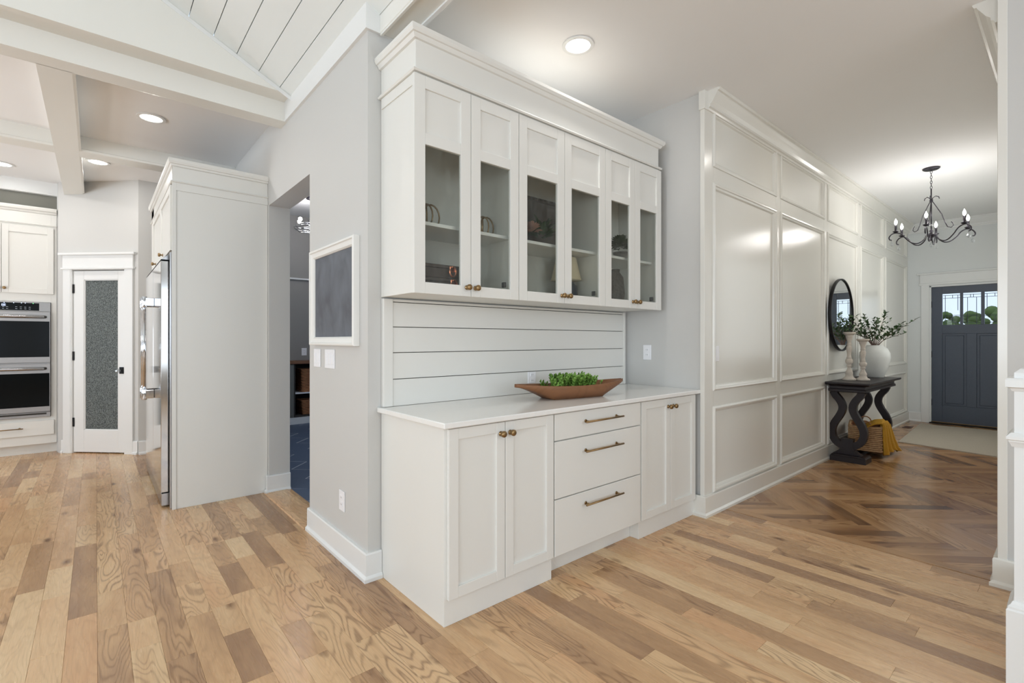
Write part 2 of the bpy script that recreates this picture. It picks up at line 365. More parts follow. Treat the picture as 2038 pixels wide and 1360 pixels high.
def struct(name, mb, mats, parent=None, **k):
    if parent is None: return obj(name, mb, mats, kind='structure', org=(0, 0, 0), **k)
    return obj(name, mb, mats, parent, **k)
def tag(o, label, cat, group=None):
    o['label'] = label; o['category'] = cat
    if group: o['group'] = group
    return o
def thing(name, label, cat, loc=(0, 0, 0), group=None):
    o = D.objects.new(name, None); o.empty_display_size = 0.05; COL.objects.link(o); o.location = loc; ORG[o.name] = Vector(loc)
    return tag(o, label, cat, group)
def sempty(name, loc=(0, 0, 0)):
    o = D.objects.new(name, None); o.empty_display_size = 0.05; COL.objects.link(o); o.location = loc; ORG[o.name] = Vector(loc); o['kind'] = 'structure'; return o

# ------------------------------------------------------------------ floor
CEIL_H = 3.09; CEIL_K = 3.07; BZ = 2.93
mb = MB(); mb.box((-5.2, -4.7, -0.12), (3.60, 8.4, -0.006)); floor = struct('floor', mb, 'woodgap')
mb = MB(); mb.box((3.60, -0.6, -0.12), (10.0, 2.0, -0.006)); floor2 = struct('floor', mb, 'woodgap')
floor2.name = 'floor.001'; ORG['floor.001'] = Vector((0, 0, 0))

def clip(poly, a, b, c):                            # keep a*x+b*y <= c
    out = []
    for i in range(len(poly)):
        p, q = poly[i], poly[(i+1) % len(poly)]; dp = a*p[0]+b*p[1]-c; dq = a*q[0]+b*q[1]-c
        if dp <= 0: out.append(p)
        if (dp < 0 < dq) or (dq < 0 < dp):
            t = dp/(dp-dq); out.append((p[0]+(q[0]-p[0])*t, p[1]+(q[1]-p[1])*t))
    return out
def parea(p): return abs(sum(p[i][0]*p[(i+1) % len(p)][1]-p[(i+1) % len(p)][0]*p[i][1] for i in range(len(p))))/2
def plank_mesh(poly, origin, ang, zt, th, offs, tones, shrink=0.0003, bevel=0.0006):
    """poly list -> one mesh of thin boards with UVs along the board"""
    V = []; F = []; UV = []; T = []
    ca, sa = math.cos(ang), math.sin(ang)
    for P, org, o2, tn, zz in zip(poly, origin, offs, tones, zt):
        n = len(P); cx = sum(p[0] for p in P)/n; cy = sum(p[1] for p in P)/n
        def ins(p, d):
            l = math.hypot(p[0]-cx, p[1]-cy) or 1; return (p[0]-(p[0]-cx)/max(abs(p[0]-cx), 1e-5)*d if abs(p[0]-cx) > 1e-4 else p[0], p[1]-(p[1]-cy)/max(abs(p[1]-cy), 1e-5)*d if abs(p[1]-cy) > 1e-4 else p[1])
        lo = [ins(p, shrink) for p in P]; hi = [ins(p, shrink+bevel) for p in P]
        rings = [[(x, y, zz-th) for x, y in lo], [(x, y, zz-bevel) for x, y in lo], [(x, y, zz) for x, y in hi]]
        b0 = len(V)
        for r in rings: V += r
        fs = [tuple(b0+2*n+i for i in range(n))]
        for j in (0, 1): fs += [(b0+j*n+i, b0+j*n+(i+1) % n, b0+(j+1)*n+(i+1) % n, b0+(j+1)*n+i) for i in range(n)]
        F += fs; T += [tn]*(3*n)
        for f in fs:
            for i in f:
                x, y = V[i][0]-org[0], V[i][1]-org[1]; UV.append((x*ca+y*sa+o2[0], -x*sa+y*ca+o2[1]))
    me = D.meshes.new('plank'); me.from_pydata(V, [], F)
    ul = me.uv_layers.new(name='UVMap'); ul.data.foreach_set('uv', [c for uv in UV for c in uv])
    a = me.attributes.new('tone', 'FLOAT', 'POINT'); a.data.foreach_set('value', T)
    me.update(); return me
def ccw(p):
    return p if sum(p[i][0]*p[(i+1) % len(p)][1]-p[(i+1) % len(p)][0]*p[i][1] for i in range(len(p))) > 0 else p[::-1]
CF = Vector((math.cos(A_X), math.sin(A_X))); CR = Vector((math.sin(A_X), -math.cos(A_X)))
def inview(P):
    c = Vector((sum(p[0] for p in P)/len(P), sum(p[1] for p in P)/len(P))); d = c.dot(CF)
    return d > 1.55 and abs(c.dot(CR))/d < 1.12, d
def lay(parent, boards, m, name='plank', limit=290):
    """boards: (poly, origin, angle)"""
    B = []
    for poly, org, ang in boards:
        poly = ccw(poly); ok, d = inview(poly)
        B.append((0 if ok else 1, -(parea(poly)/max(d, .5)**3) if ok else 0, poly, org, ang, (random.uniform(0, 60), random.uniform(0, 60)), random.random(), random.uniform(-0.0004, 0.0)))
    B.sort(key=lambda b: (b[0], b[1]))
    for i, b in enumerate(B[:limit]):
        if b[0]: continue
        me = plank_mesh([b[2]], [b[3]], b[4], [b[7]], 0.006, [b[5]], [b[6]]); me.materials.append(m); me.name = name
        o = D.objects.new(name, me); COL.objects.link(o); o.parent = parent
    rest = [b for i, b in enumerate(B) if i >= limit or b[0]]
    angs = sorted(set(b[4] for b in rest))
    if rest:
        mes = []
        for a in angs:
            rr = [b for b in rest if b[4] == a]
            mes.append(plank_mesh([b[2] for b in rr], [b[3] for b in rr], a, [b[7] for b in rr], 0.006, [b[5] for b in rr], [b[6] for b in rr]))
        for me in mes:
            me.materials.append(m); o = D.objects.new(name+'s_beyond', me); COL.objects.link(o); o.parent = parent; o['kind'] = 'stuff'
W = 0.103
boards = []; x = 0.006-48*0.103
while x < 3.62:
    y = -4.6+random.uniform(0, .6)
    while y < 8.2:
        L = random.choice((0.3, 0.4, 0.55, 0.7, 0.9, 1.2))*random.uniform(.85, 1.15); y1 = min(y+L, 8.2)
        x1 = min(x+W, 3.62)
        ok = y1-y > .02 and x1-x > .01
        if x > 1.12 and y >= 2.46: ok = False
        ye = y1
        if x >= 1.09 and y < 2.46 < y1: ye = 2.47
        # the diagonal pantry wall and kitchen walls hide what lies beyond
        if ok and not (y > 7.75): boards.append(([(x, y), (x1, y), (x1, ye), (x, ye)], (x, y), PI/2))
        y = y1
    x += W
lay(floor, boards, M['oak'])
def herring(k, w, x0, x1, y0, y1, phase=(0, 0), rot=PI/4):
    out = []; ca, sa = math.cos(rot), math.sin(rot); seen = set()
    R = int(14/w)
    cx, cy = (x0+x1)/2, (y0+y1)/2
    for a in range(-R, R):
        for b in range(-R, R):
            px = cx+ (a*ca-b*sa)*w; py = cy+(a*sa+b*ca)*w
            if not (x0-1 < px < x1+1 and y0-1 < py < y1+1): continue
            t = (a-b) % (2*k)
            if t < k: key = ('h', a-t, b); r = (a-t, b, a-t+k, b+1); ang = rot
            else: t2 = (b-a) % (2*k); key = ('v', a, b-(t2-1)); r = (a, b-(t2-1), a+1, b-(t2-1)+k); ang = rot+PI/2
            if key in seen: continue
            seen.add(key)
            P = [(cx+(u*ca-v*sa)*w+phase[0], cy+(u*sa+v*ca)*w+phase[1]) for u, v in ((r[0], r[1]), (r[2], r[1]), (r[2], r[3]), (r[0], r[3]))]
            org = P[0]
            for c in ((-1, 0, -x0), (1, 0, x1), (0, -1, -y0), (0, 1, y1)):
                if P: P = clip(P, *c)
            if len(P) >= 3 and parea(P) > 2e-4: out.append((P, org, ang))
    return out
# border board, then the herringbone of the entry
lay(floor2, [([(3.62, -0.5), (3.70, -0.5), (3.70, 1.78), (3.62, 1.78)], (3.62, 0), PI/2)]+herring(7, 0.092, 3.70, 9.9, -0.5, 1.78, (0.0, 0.02)), M['oakhall'])
# mudroom tile floor seen through the doorway
mb = MB(); mb.box((1.262, 2.62, -0.12), (4.2, 8.3, -0.0012)); mudfloor = struct('floor', mb, 'grout'); mudfloor.name = 'floor.002'; ORG['floor.002'] = Vector((0, 0, 0))
tl = [t for t in herring(2, 0.30, 1.268, 3.8, 3.2, 8.2)]
for P, org, ang in tl:
    P = ccw(P); me = plank_mesh([P], [org], ang, [0.0], 0.008, [(0, 0)], [0.5], shrink=0.0065); me.materials.append(M['slate']); me.name = 'tile'
    o = D.objects.new('tile', me); COL.objects.link(o); o.parent = mudfloor
mb = MB(); mb.sweep((1.10, 3.40, 0), (1.10, 4.39, 0), (1, 0), [(-.035, 0), (-.03, .008), (0, .013), (.13, .013), (.172, .004), (.172, 0)])
th = struct('trim_1', mb, 'oak'); me = th.data
me.attributes.new('tone', 'FLOAT', 'POINT').data.foreach_set('value', [0.35]*len(me.vertices)); me.uv_layers.new(name='UVMap')
for lp in me.loops: me.uv_layers[0].data[lp.index].uv = (me.vertices[lp.vertex_index].co.y, me.vertices[lp.vertex_index].co.x)

# ------------------------------------------------------------------ walls
BASEP = [(0, 0), (.030, 0), (.030, .018), (.018, .030), (.018, .140), (.014, .148), (0, .148)]
def base(name, runs, mats='trim', parent=None):
    mb = MB()
    for A, B, n, ma, mb_ in runs: mb.sweep((A[0], A[1], 0), (B[0], B[1], 0), n, BASEP, mA=ma, mB=mb_)
    return struct(name, mb, mats, parent)

# partition with the doorway, plane x = 1.10
mb = MB()
mb.box((1.10, 2.461, 0), (1.265, 3.385, 3.2)); mb.box((1.10, 3.385, 2.405), (1.265, 4.40, 3.2)); mb.box((1.10, 4.40, 0), (1.265, 8.0, 3.2))
mb.box((1.265, 2.461, 0), (3.50, 2.60, 3.2))
wl = struct('wall_left', mb, 'wall')
base('baseboard_left', [((1.10, 2.461), (1.10, 3.385), (-1, 0), -1, 0), ((1.172, 2.461), (1.10, 2.461), (0, -1), 0, 1)])
base('baseboard_doorway', [((1.10, 4.40), (1.265, 4.40), (0, -1), -1, 0), ((1.10, 4.40), (1.10, 4.432), (-1, 0), -1, 0)])
# alcove right side wall x = 3.36 between cabinet and hall, and the mud room wall behind
mb = MB(); mb.box((3.365, 1.79, 0), (3.50, 2.461, 3.2)); struct('wall_alcove', mb, 'wall')
# panelled hall wall: backing, stiles, rails
cols = [(3.48, 4.62), (4.73, 5.88), (6.00, 7.08), (7.22, 8.28), (8.41, 9.66)]
rows = [(0.165, 0.775), (0.915, 2.435), (2.575, 2.975)]
mb = MB(); mb.box((3.345, 1.782, 0), (9.82, 1.7915, 3.2)); mb.box((3.52, 1.7915, 0), (9.82, 1.90, 3.2))
hw = struct('wall_hall', mb, 'panelpaint')
xs = [3.345]+[c for p in cols for c in p]+[9.81]
for i in range(0, len(xs), 2):
    m_ = MB(); m_.bev((xs[i], 1.76, 0.0), (xs[i+1], 1.784, CEIL_H), .002); struct('stile', m_, 'panelpaint', hw)
for c0, c1 in cols:
    for z0, z1 in ((0, rows[0][0]), (rows[0][1], rows[1][0]), (rows[1][1], rows[2][0]), (rows[2][1], CEIL_H)):
        m_ = MB(); m_.box((c0, 1.7602, z0), (c1, 1.784, z1)); struct('rail', m_, 'panelpaint', hw)
    for z0, z1 in rows:
        m_ = MB(); m_.box((c0, 1.7765, z0), (c1, 1.784, z1)); struct('panel', m_, 'panelpaint', hw)
        m_ = MB()                                     # raised bolection moulding mitred round the recess
        pr = [(-.012, 1.7598), (-.010, 1.752), (0.0, 1.7455), (.010, 1.7475), (.014, 1.756), (.026, 1.762), (.032, 1.7765)]
        rings = []
        for d, y in pr: rings.append([(c0+d, y, z0+d), (c1-d, y, z0+d), (c1-d, y, z1-d), (c0+d, y, z1-d)])
        V = [p for r in rings for p in r]; F = []
        for j in range(len(pr)-1):
            for i in range(4): F.append((j*4+i, (j+1)*4+i, (j+1)*4+(i+1) % 4, j*4+(i+1) % 4)[::-1])
        m_.add(V, F); struct('panel_molding', m_, 'panelpaint', hw)
CROWN = [(0, 0), (0, -.135), (.012, -.135), (.016, -.122), (.028, -.116), (.030, -.100), (.048, -.082), (.066, -.052), (.080, -.030), (.082, -.022), (.094, -.018), (.100, -.006), (.100, 0)]
mb = MB(); mb.sweep((3.375, 1.76, CEIL_H), (9.80, 1.76, CEIL_H), (0, -1), CROWN); mb.bev((3.335, 1.752, 2.955), (3.375, 1.80, CEIL_H), .002)
struct('trim_2', mb, 'panelpaint')
base('baseboard_hall', [((3.345, 1.76), (9.80, 1.76), (0, -1), -1, 0), ((3.345, 1.835), (3.345, 1.76), (-1, 0), 0, 1)], 'panelpaint')
# hall right wall, opening return, wall facing the camera at far right
mb = MB(); mb.box((3.565, 0.085, 0), (9.82, 0.235, 3.2)); mb.box((3.595, -4.6, 0), (3.72, 0.235, 3.2)); struct('wall_right', mb, 'wall')
mb = MB(); mb.bev((3.555, 0.235, 0), (9.80, 0.272, CEIL_H), .002); struct('trim_3', mb, 'panelpaint')
mb = MB(); mb.sweep((3.60, 0.272, CEIL_H), (9.80, 0.272, CEIL_H), (0, 1), CROWN); struct('trim_4', mb, 'panelpaint')
base('baseboard_right', [((3.60, 0.272), (9.80, 0.272), (0, 1), 0, 0), ((3.565, 0.272), (3.565, 0.150), (-1, 0), -1, 0)], 'panelpaint')
base('baseboard_stair', [((3.535, .135), (2.72, .135), (0, 1), 0, 0)])
# entry end wall with the front door opening
DY0, DY1, DZ = 0.575, 1.495, 2.115
mb = MB(); mb.box((9.80, DY1, 0), (9.95, 1.90, 3.2)); mb.box((9.80, -0.6, 0), (9.95, DY0, 3.2)); mb.box((9.80, DY0, DZ), (9.95, DY1, 3.2))
struct('wall_entry', mb, 'entry')
mb = MB(); mb.sweep((9.80, 1.76, CEIL_H), (9.80, 0.27, CEIL_H), (-1, 0), CROWN); struct('trim_5', mb, 'trim')
mb = MB(); mb.bev((9.782, DY1, 0), (9.80, DY1+.10, DZ+.03), .002); mb.bev((9.782, DY0-.10, 0), (9.80, DY0, DZ+.03), .002)
mb.bev((9.778, DY0-.13, DZ+.012), (9.80, DY1+.13, DZ+.045), .004); mb.bev((9.782, DY0-.115, DZ+.045), (9.80, DY1+.115, DZ+.175), .002); mb.bev((9.765, DY0-.15, DZ+.175), (9.80, DY1+.15, DZ+.2), .005)
mb.bev((9.80, DY1-.02, 0), (9.90, DY1, DZ), .001); mb.bev((9.80, DY0, 0), (9.90, DY0+.02, DZ), .001); mb.bev((9.80, DY0, DZ-.02), (9.90, DY1, DZ), .001)
struct('trim_6', mb, 'trim')
base('baseboard_entry', [((9.80, 1.76), (9.80, DY1+.10), (-1, 0), 0, 0), ((9.80, DY0-.10), (9.80, .27), (-1, 0), 0, 0)])
# pantry diagonal wall, wall behind the refrigerator, oven wall
def diag(s, o=0.0):                                   # point on the pantry wall line: s runs left to right, o outward to the room
    b = Vector((0.3183, 6.8717)); t = Vector((0.7071, -0.7071)); n = Vector((-0.7071, -0.7071)); p = b+t*(s+4.634)+n*o; return (p.x, p.y)
RS = Matrix.Rotation(-PI/4, 4, 'Z')
def dg(mbx):                                          # local (s, out, z) -> world
    for i, v in enumerate(mbx.v):
        p = diag(v[0], v[1]); mbx.v[i] = (p[0], p[1], v[2])
    mbx.f = [f[::-1] for f in mbx.f]; return mbx
s0, s1, sL, sR = -5.385, -4.735, -5.56, -4.585
mb = MB(); mb.box((sL, -.12, 0), (s0, -.018, 3.1)); mb.box((s1, -.12, 0), (sR, -.018, 3.1)); mb.box((s0, -.12, 2.07), (s1, -.018, 3.1)); struct('wall_pantry', dg(mb), 'wall')
pr = diag(sR, -.018)
mb = MB(); mb.box((pr[0]-.004, pr[1]-.02, 0), (1.10, pr[1]+.12, 3.1)); struct('wall_behind_refrigerator', mb, 'wall')
base('baseboard_kitchen', [((pr[0]+.0, pr[1]-.02), (1.10, pr[1]-.02), (0, -1), 0, 0)])
mb = MB(); mb.box((-5.1, 8.05, 0), (0.4, 8.2, 3.1)); struct('wall_kitchen', mb, 'wall')
# pantry casing
mb = MB()
mb.bev((s0-.095, -.018, 0), (s0-.005, .004, 2.10), .002); mb.bev((s1+.005, -.018, 0), (s1+.095, .004, 2.10), .002)
mb.bev((s0-.115, -.018, 2.075), (s1+.115, .016, 2.097), .004); mb.bev((s0-.10, -.018, 2.097), (s1+.10, .004, 2.235), .002); mb.bev((s0-.135, -.018, 2.235), (s1+.135, .03, 2.263), .005)
mb.bev((s0-.005, -.12, 0), (s0+.008, -.001, 2.075), .001); mb.bev((s1-.008, -.12, 0), (s1+.005, -.001, 2.075), .001)
struct('trim_7', dg(mb), 'trim')
mb = MB(); mb.sweep((s0-.12, -.018, 0), (s0-.095, -.018, 0), (0, 1), BASEP); mb.sweep((s1+.095, -.018, 0), (sR, -.018, 0), (0, 1), BASEP)
struct('baseboard_pantry', dg(mb), 'trim')
# pantry closet behind the obscure glass
mb = MB(); mb.box((s0-.1, -1.0, 0), (s1+.1, -.95, 2.4)); mb.box((s0-.15, -1.0, 0), (s0-.1, -.12, 2.4)); mb.box((s1+.1, -1.0, 0), (s1+.15, -.12, 2.4)); mb.box((s0-.1, -1.0, 2.4), (s1+.1, -.12, 2.45))
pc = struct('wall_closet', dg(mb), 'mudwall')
for z in (.5, .85, 1.2, 1.6):
    m_ = MB(); m_.box((s0-.1, -.95, z), (s1+.1, -.55, z+.025)); struct('shelf', dg(m_), 'trim', pc)

# ------------------------------------------------------------------ doors
d1 = sempty('door_1', (diag(-5.06, -.03)[0], diag(-5.06, -.03)[1], 0))
def dpart(name, m_, mats, parent, **k): return obj(name, dg(m_), mats, parent, **k)
e0, e1 = s0+.012, s1-.012; g0, g1, gz0, gz1 = -5.250, -4.835, .262, 1.963
for a, b, z0, z1 in ((e0, g0, .012, 2.062), (g1, e1, .012, 2.062)):
    m_ = MB(); m_.bev((a, -.06, z0), (b, -.022, z1), .002); dpart('stile', m_, 'trim', d1)
for z0, z1 in ((.012, gz0), (gz1, 2.062)):
    m_ = MB(); m_.bev((g0, -.06, z0), (g1, -.0225, z1), .002); dpart('rail', m_, 'trim', d1)
m_ = MB(); m_.box((g0, -.045, gz0), (g1, -.039, gz1)); gp = dpart('glass_pane', m_, 'rainglass', d1, label='obscure rain glass pane')
m_ = MB()
for a in ((g0, g0+.01), (g1-.01, g1)): m_.box((a[0], -.046, gz0), (a[1], -.030, gz1))
for a in ((gz0, gz0+.01), (gz1-.01, gz1)): m_.box((g0, -.046, a[0]), (g1, -.030, a[1]))
dpart('glazing_bead', m_, 'trim', d1)
for z in (1.86, 1.10, .35):
    m_ = MB(); m_.bev((e0-.018, -.022, z-.05), (e0+.012, -.012, z+.05), .002); m_.lathe(diag(e0-.004, -.012)+(z-.052,), [(.006, 0), (.006, .104)], 8) if False else None
    dpart('hinge', m_, 'blackm', d1, label='black hinge')
m_ = MB(); m_.bev((-4.815, -.022, .900), (-4.765, -.014, .975), .002); dpart('rose', m_, 'blackm', d1, label='square black knob plate')
kp = diag(-4.79, .02); m_ = MB(); nn = (-0.7071, -0.7071, 0)
m_.lathe((diag(-4.79, -.014)[0], diag(-4.79, -.014)[1], .937), [(.008, 0), (.008, .02), (.014, .024)], 10, nn)
m_.lathe((diag(-4.79, .008)[0], diag(-4.79, .008)[1], .937), [(.012, 0), (.024, .01), (.028, .024), (.022, .036), (.010, .042)], 8, nn, sm=False)
obj('knob', m_, 'crystal', d1, label='faceted glass knob')

# front door
d2 = sempty('door_2', (9.86, (DY0+DY1)/2, 0)); a0, a1 = DY0+.022, DY1-.022; FX = 9.835
wins = [(1.150, 1.343), (0.922, 1.117), (0.694, 0.885)]; wz0, wz1 = 1.518, 1.978
pans = [(1.077, 1.350), (0.690, 0.968)]; pz0, pz1 = 0.285, 1.378
def dx(y0, y1, z0, z1, n='panel_board', x0=FX, x1=9.875, b=.002, mt='navy', lb=None):
    m_ = MB(); m_.bev((x0, y0, z0), (x1, y1, z1), b); return obj(n, m_, mt, d2, label=lb)
dx(a0, .69, .02, 2.10, 'stile'); dx(1.35, a1, .02, 2.10, 'stile')
dx(.69, 1.35, 1.985, 2.10, 'rail'); dx(.69, 1.35, pz1, 1.512, 'rail'); dx(.69, 1.35, .02, pz0, 'rail'); dx(.968, 1.077, pz0, pz1, 'mullion')
dx(1.117, 1.150, 1.512, 1.985, 'mullion'); dx(.885, .922, 1.512, 1.985, 'mullion')
for y0, y1 in pans:
    dx(y0, y1, pz0, pz1, 'panel', FX+.014, 9.87)
    dx(y0+.03, y1-.03, pz0+.03, pz1-.03, 'raised_field', FX+.006, FX+.02, .006)
for wi, (y0, y1) in enumerate(wins):
    m_ = MB(); m_.box((9.852, y0, wz0-.006), (9.856, y1, wz1+.006)); g = obj('glass_pane', m_, 'clear', d2, label='leaded glass pane')
    m_ = MB(); t = .0028
    def hb(z, ya=y0, yb=y1): m_.box((9.848, ya, z-t), (9.858, yb, z+t))
    def vb(y, za=wz0, zb=wz1): m_.box((9.848, y-t, za), (9.858, y+t, zb))
    w_ = y1-y0
    hb(wz1-.02); hb(wz1-.062); hb(wz0+.135); hb(wz0+.118); hb(wz0+.022)
    if wi == 1:
        vb(y0+w_*.25, wz0, wz1-.06); vb(y0+w_*.75, wz0, wz1-.06); vb(y0+w_*.42, wz1-.065, wz1-.015); vb(y0+w_*.58, wz1-.065, wz1-.015)
    else:
        o_ = .87 if wi == 0 else .13
        vb(y0+w_*o_, wz0, wz1-.015); vb(y0+w_*(.44), wz1-.062, wz1-.015); vb(y0+w_*.40, wz0+.02, wz0+.118); vb(y0+w_*.48, wz0+.02, wz0+.118); vb(y0+w_*(1-o_), wz1-.25, wz1-.02)
    obj('lead_came', m_, 'lead', d2)
for z in (.32, 1.06, 1.83):
    m_ = MB(); m_.lathe((9.828, a1+.006, z-.05), [(.007, 0), (.008, .003), (.008, .097), (.007, .1)], 8); m_.bev((9.83, a1-.002, z-.05), (9.836, a1+.02, z+.05), .001); obj('hinge', m_, 'blackm', d2, label='black hinge')
m_ = MB(); m_.sweep((9.79, DY0, 0), (9.79, DY1, 0), (1, 0), [(-.03, 0), (-.02, .012), (.05, .02), (.10, .02), (.10, 0)]); struct('threshold', m_, 'blackm', d2)
m_ = MB(); m_.bev((9.80, DY0+.02, .02), (9.825, DY1-.02, .028), .001); struct('threshold_strip', m_, 'brass', d2)

# ------------------------------------------------------------------ ceilings and beams
mb = MB(); mb.box((1.295, -4.6, CEIL_H), (9.95, 2.60, CEIL_H+.1)); struct('ceiling', mb, 'ceil')
mb = MB(); mb.box((-5.1, 4.05, CEIL_K), (1.12, 8.2, CEIL_K+.1)); ck = struct('ceiling', mb, 'ceil')
def beam(a, b, n='beam', m_='beam', par=None):
    q = MB(); q.bev(a, b, .0006); return struct(n, q, m_, par or ck)
beam((-5.0, 3.9005, BZ), (1.10, 4.045, 3.085)); beam((-5.0, 3.7465, 3.0740), (1.0815, 3.94, 3.3), 'header')
for x0 in (-.272, -1.60, -2.93): beam((x0, 4.04, BZ), (x0+.163, 7.62, CEIL_K+.01))
for x0, x1 in ((-.109, 1.10), (-1.437, -.272), (-2.767, -1.60), (-4.9, -2.93)): beam((x0, 5.690, BZ+.0005), (x1, 5.860, CEIL_K+.01))
# small bed mouldings inside the coffers
q = MB()
for x0, x1, y0, y1 in ((-.109, 1.10, 4.045, 5.690), (-.109, 1.10, 5.860, 7.3), (-1.437, -.272, 4.045, 5.690), (-1.437, -.272, 5.860, 7.6)):
    for A, B, n in (((x0, y0), (x1, y0), (0, 1)), ((x0, y1), (x1, y1), (0, -1)), ((x0, y0), (x0, y1), (1, 0))):
        if y1 < 7 or A[1] != y1 or B[1] != y1: q.sweep((A[0], A[1], BZ), (B[0], B[1], BZ), n, [(0, 0), (.014, .004), (.014, .022), (0, .03)])
q2 = struct('coffer_molding', q, 'beam', ck)
# vault over the camera room: sloping boards, fascia, gable
SL = 0.494; VX = 1.080; VZ = 3.066
def vz(x): return VZ+(VX-x)*SL
mb = MB(); rx = -1.95
mb.add([(1.30, -4.6, vz(1.30)+.05), (1.30, 3.76, vz(1.30)+.05), (rx, 3.76, vz(rx)+.05), (rx, -4.6, vz(rx)+.05), (2*rx-VX, 3.76, VZ+.05), (2*rx-VX, -4.6, VZ+.05),
        (1.30, -4.6, vz(1.30)+.1), (1.30, 3.76, vz(1.30)+.1), (rx, 3.76, vz(rx)+.1), (rx, -4.6, vz(rx)+.1), (2*rx-VX, 3.76, VZ+.1), (2*rx-VX, -4.6, VZ+.1)],
       [(0, 1, 2, 3), (3, 2, 4, 5), (9, 8, 7, 6), (11, 10, 8, 9), (0, 3, 9, 6), (3, 5, 11, 9), (1, 7, 8, 2), (2, 8, 10, 4), (0, 6, 7, 1), (5, 4, 10, 11)])
cv = struct('ceiling', mb, 'gap')
xb = 1.008; k = 0
edges = [1.16]+[1.008-.1375*i for i in range(0, 22)]
def slope_board(xa, xc, side):
    q = MB(); g = .0024; x1, x0 = xa-g, xc+g
    def P(x, y, up):
        xx = x if side > 0 else 2*rx-x; return (xx, y, vz(x)+up)
    V = [P(x0, -4.6, 0), P(x1, -4.6, 0), P(x1, 3.745, 0), P(x0, 3.745, 0), P(x0, -4.6, .02), P(x1, -4.6, .02), P(x1, 3.745, .02), P(x0, 3.745, .02)]
    q.add(V, [(0, 3, 2, 1), (4, 5, 6, 7), (0, 1, 5, 4), (1, 2, 6, 5), (2, 3, 7, 6), (3, 0, 4, 7)]); struct('shiplap_board', q, 'vault', cv)
for i in range(len(edges)-1):
    slope_board(edges[i], edges[i+1], 1); slope_board(edges[i], edges[i+1], -1)
# gable wall between vault and kitchen
mb = MB(); G = [(-4.98, 3.0738), (1.082, 3.0738), (1.082, 3.075), (1.06, vz(1.06)), (rx, vz(rx)), (-4.96, 3.076)]
mb.add([(x, 3.745, z) for x, z in G]+[(x, 3.90, z) for x, z in G], [(0, 1, 2, 3, 4, 5), (11, 10, 9, 8, 7, 6)]+[(i, 6+i, 6+(i+1) % 6, (i+1) % 6) for i in range(6)]); struct('wall_gable', mb, 'beam')
mb = MB(); w_ = .02
for (xa, xc) in ((1.082, rx),):
    mb.add([(xa, 3.741, vz(xa)-.005), (xc, 3.741, vz(xc)-.005), (xc, 3.741, vz(xc)-.034), (xa, 3.741, vz(xa)-.034), (xa, 3.745, vz(xa)-.005), (xc, 3.745, vz(xc)-.005), (xc, 3.745, vz(xc)-.034), (xa, 3.745, vz(xa)-.034)],
           [(0, 1, 2, 3), (4, 7, 6, 5), (0, 4, 5, 1), (3, 2, 6, 7)])
struct('trim_8', mb, 'trim')
mb = MB(); mb.bev((1.082, 2.443, BZ), (1.30, 3.90, 3.08), .0006); struct('trim_9', mb, 'trim')           # fascia on the wall
mb = MB(); mb.bev((1.16, -4.6, BZ), (1.30, 2.443, 3.10), .002); mb.box((1.163, -4.6, BZ-.012), (1.175, 2.443, BZ)); hb_ = struct('trim_10', mb, 'beam')
mb = MB(); mb.sweep((1.302, -4.6, BZ), (1.302, 2.45, BZ), (1, 0), [(-.012, -.010), (.004, -.012), (.016, 0), (.016, .02), (0, .03), (-.012, .03)]); struct('trim_11', mb, 'trim')
# camera room outer walls with window openings, glass and frames
def wall_with_windows(name, p0, p1, thick, wins_, h=4.7, z0=.75, z1=2.55, mt='wall'):
    """wall from p0 to p1 (axis aligned)"""
    mb = MB(); ax = 0 if abs(p1[0]-p0[0]) > abs(p1[1]-p0[1]) else 1
    def bx(a, b, za, zb, q, t0=0, t1=thick):
        if ax == 0: q.box((a, p0[1]+t0, za), (b, p0[1]+t1, zb))
        else: q.box((p0[0]+t0, a, za), (p0[0]+t1, b, zb))
    cur = p0[ax]
    for a, b in wins_:
        bx(cur, a, 0, h, mb); bx(a, b, 0, z0, mb); bx(a, b, z1, h, mb); cur = b
    bx(cur, p1[ax], 0, h, mb)
    w = struct(name, mb, mt)
    for a, b in wins_:
        q = MB(); 
        for (c, d, e, f) in ((a, a+.05, z0, z1), (b-.05, b, z0, z1), (a, b, z0, z0+.05), (a, b, z1-.05, z1), ((a+b)/2-.02, (a+b)/2+.02, z0, z1)): bx(c, d, e, f, q, thick*.3, thick*.7)
        struct('window_frame', q, 'trim', w)
    return w
wall_with_windows('wall_west', (-5.1, -4.6), (-5.1, 8.2), .12, [(-3.2, -2.0), (-1.4, -.2), (.4, 1.6), (4.6, 6.9)])
wall_with_windows('wall_south', (-5.1, -4.7), (3.72, -4.7), .12, [(-3.2, -1.9), (-1.3, .0), (.6, 1.5), (1.7, 2.9)])
# mud room shell
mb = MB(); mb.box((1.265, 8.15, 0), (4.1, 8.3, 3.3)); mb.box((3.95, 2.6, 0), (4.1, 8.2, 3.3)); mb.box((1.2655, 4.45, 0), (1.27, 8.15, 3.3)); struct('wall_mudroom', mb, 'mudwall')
mb = MB(); mb.box((1.265, 2.6, 3.27), (4.1, 8.3, 3.35)); struct('ceiling', mb, 'trim')
area('mudroom_area_light', (3.85, 5.2, 1.7), (0, PI/2, 0), 1.2, 1.2, 34, (0.70, 0.82, 1.0))  # unseen cool area light in front of a solid wall, brightens the mudroom
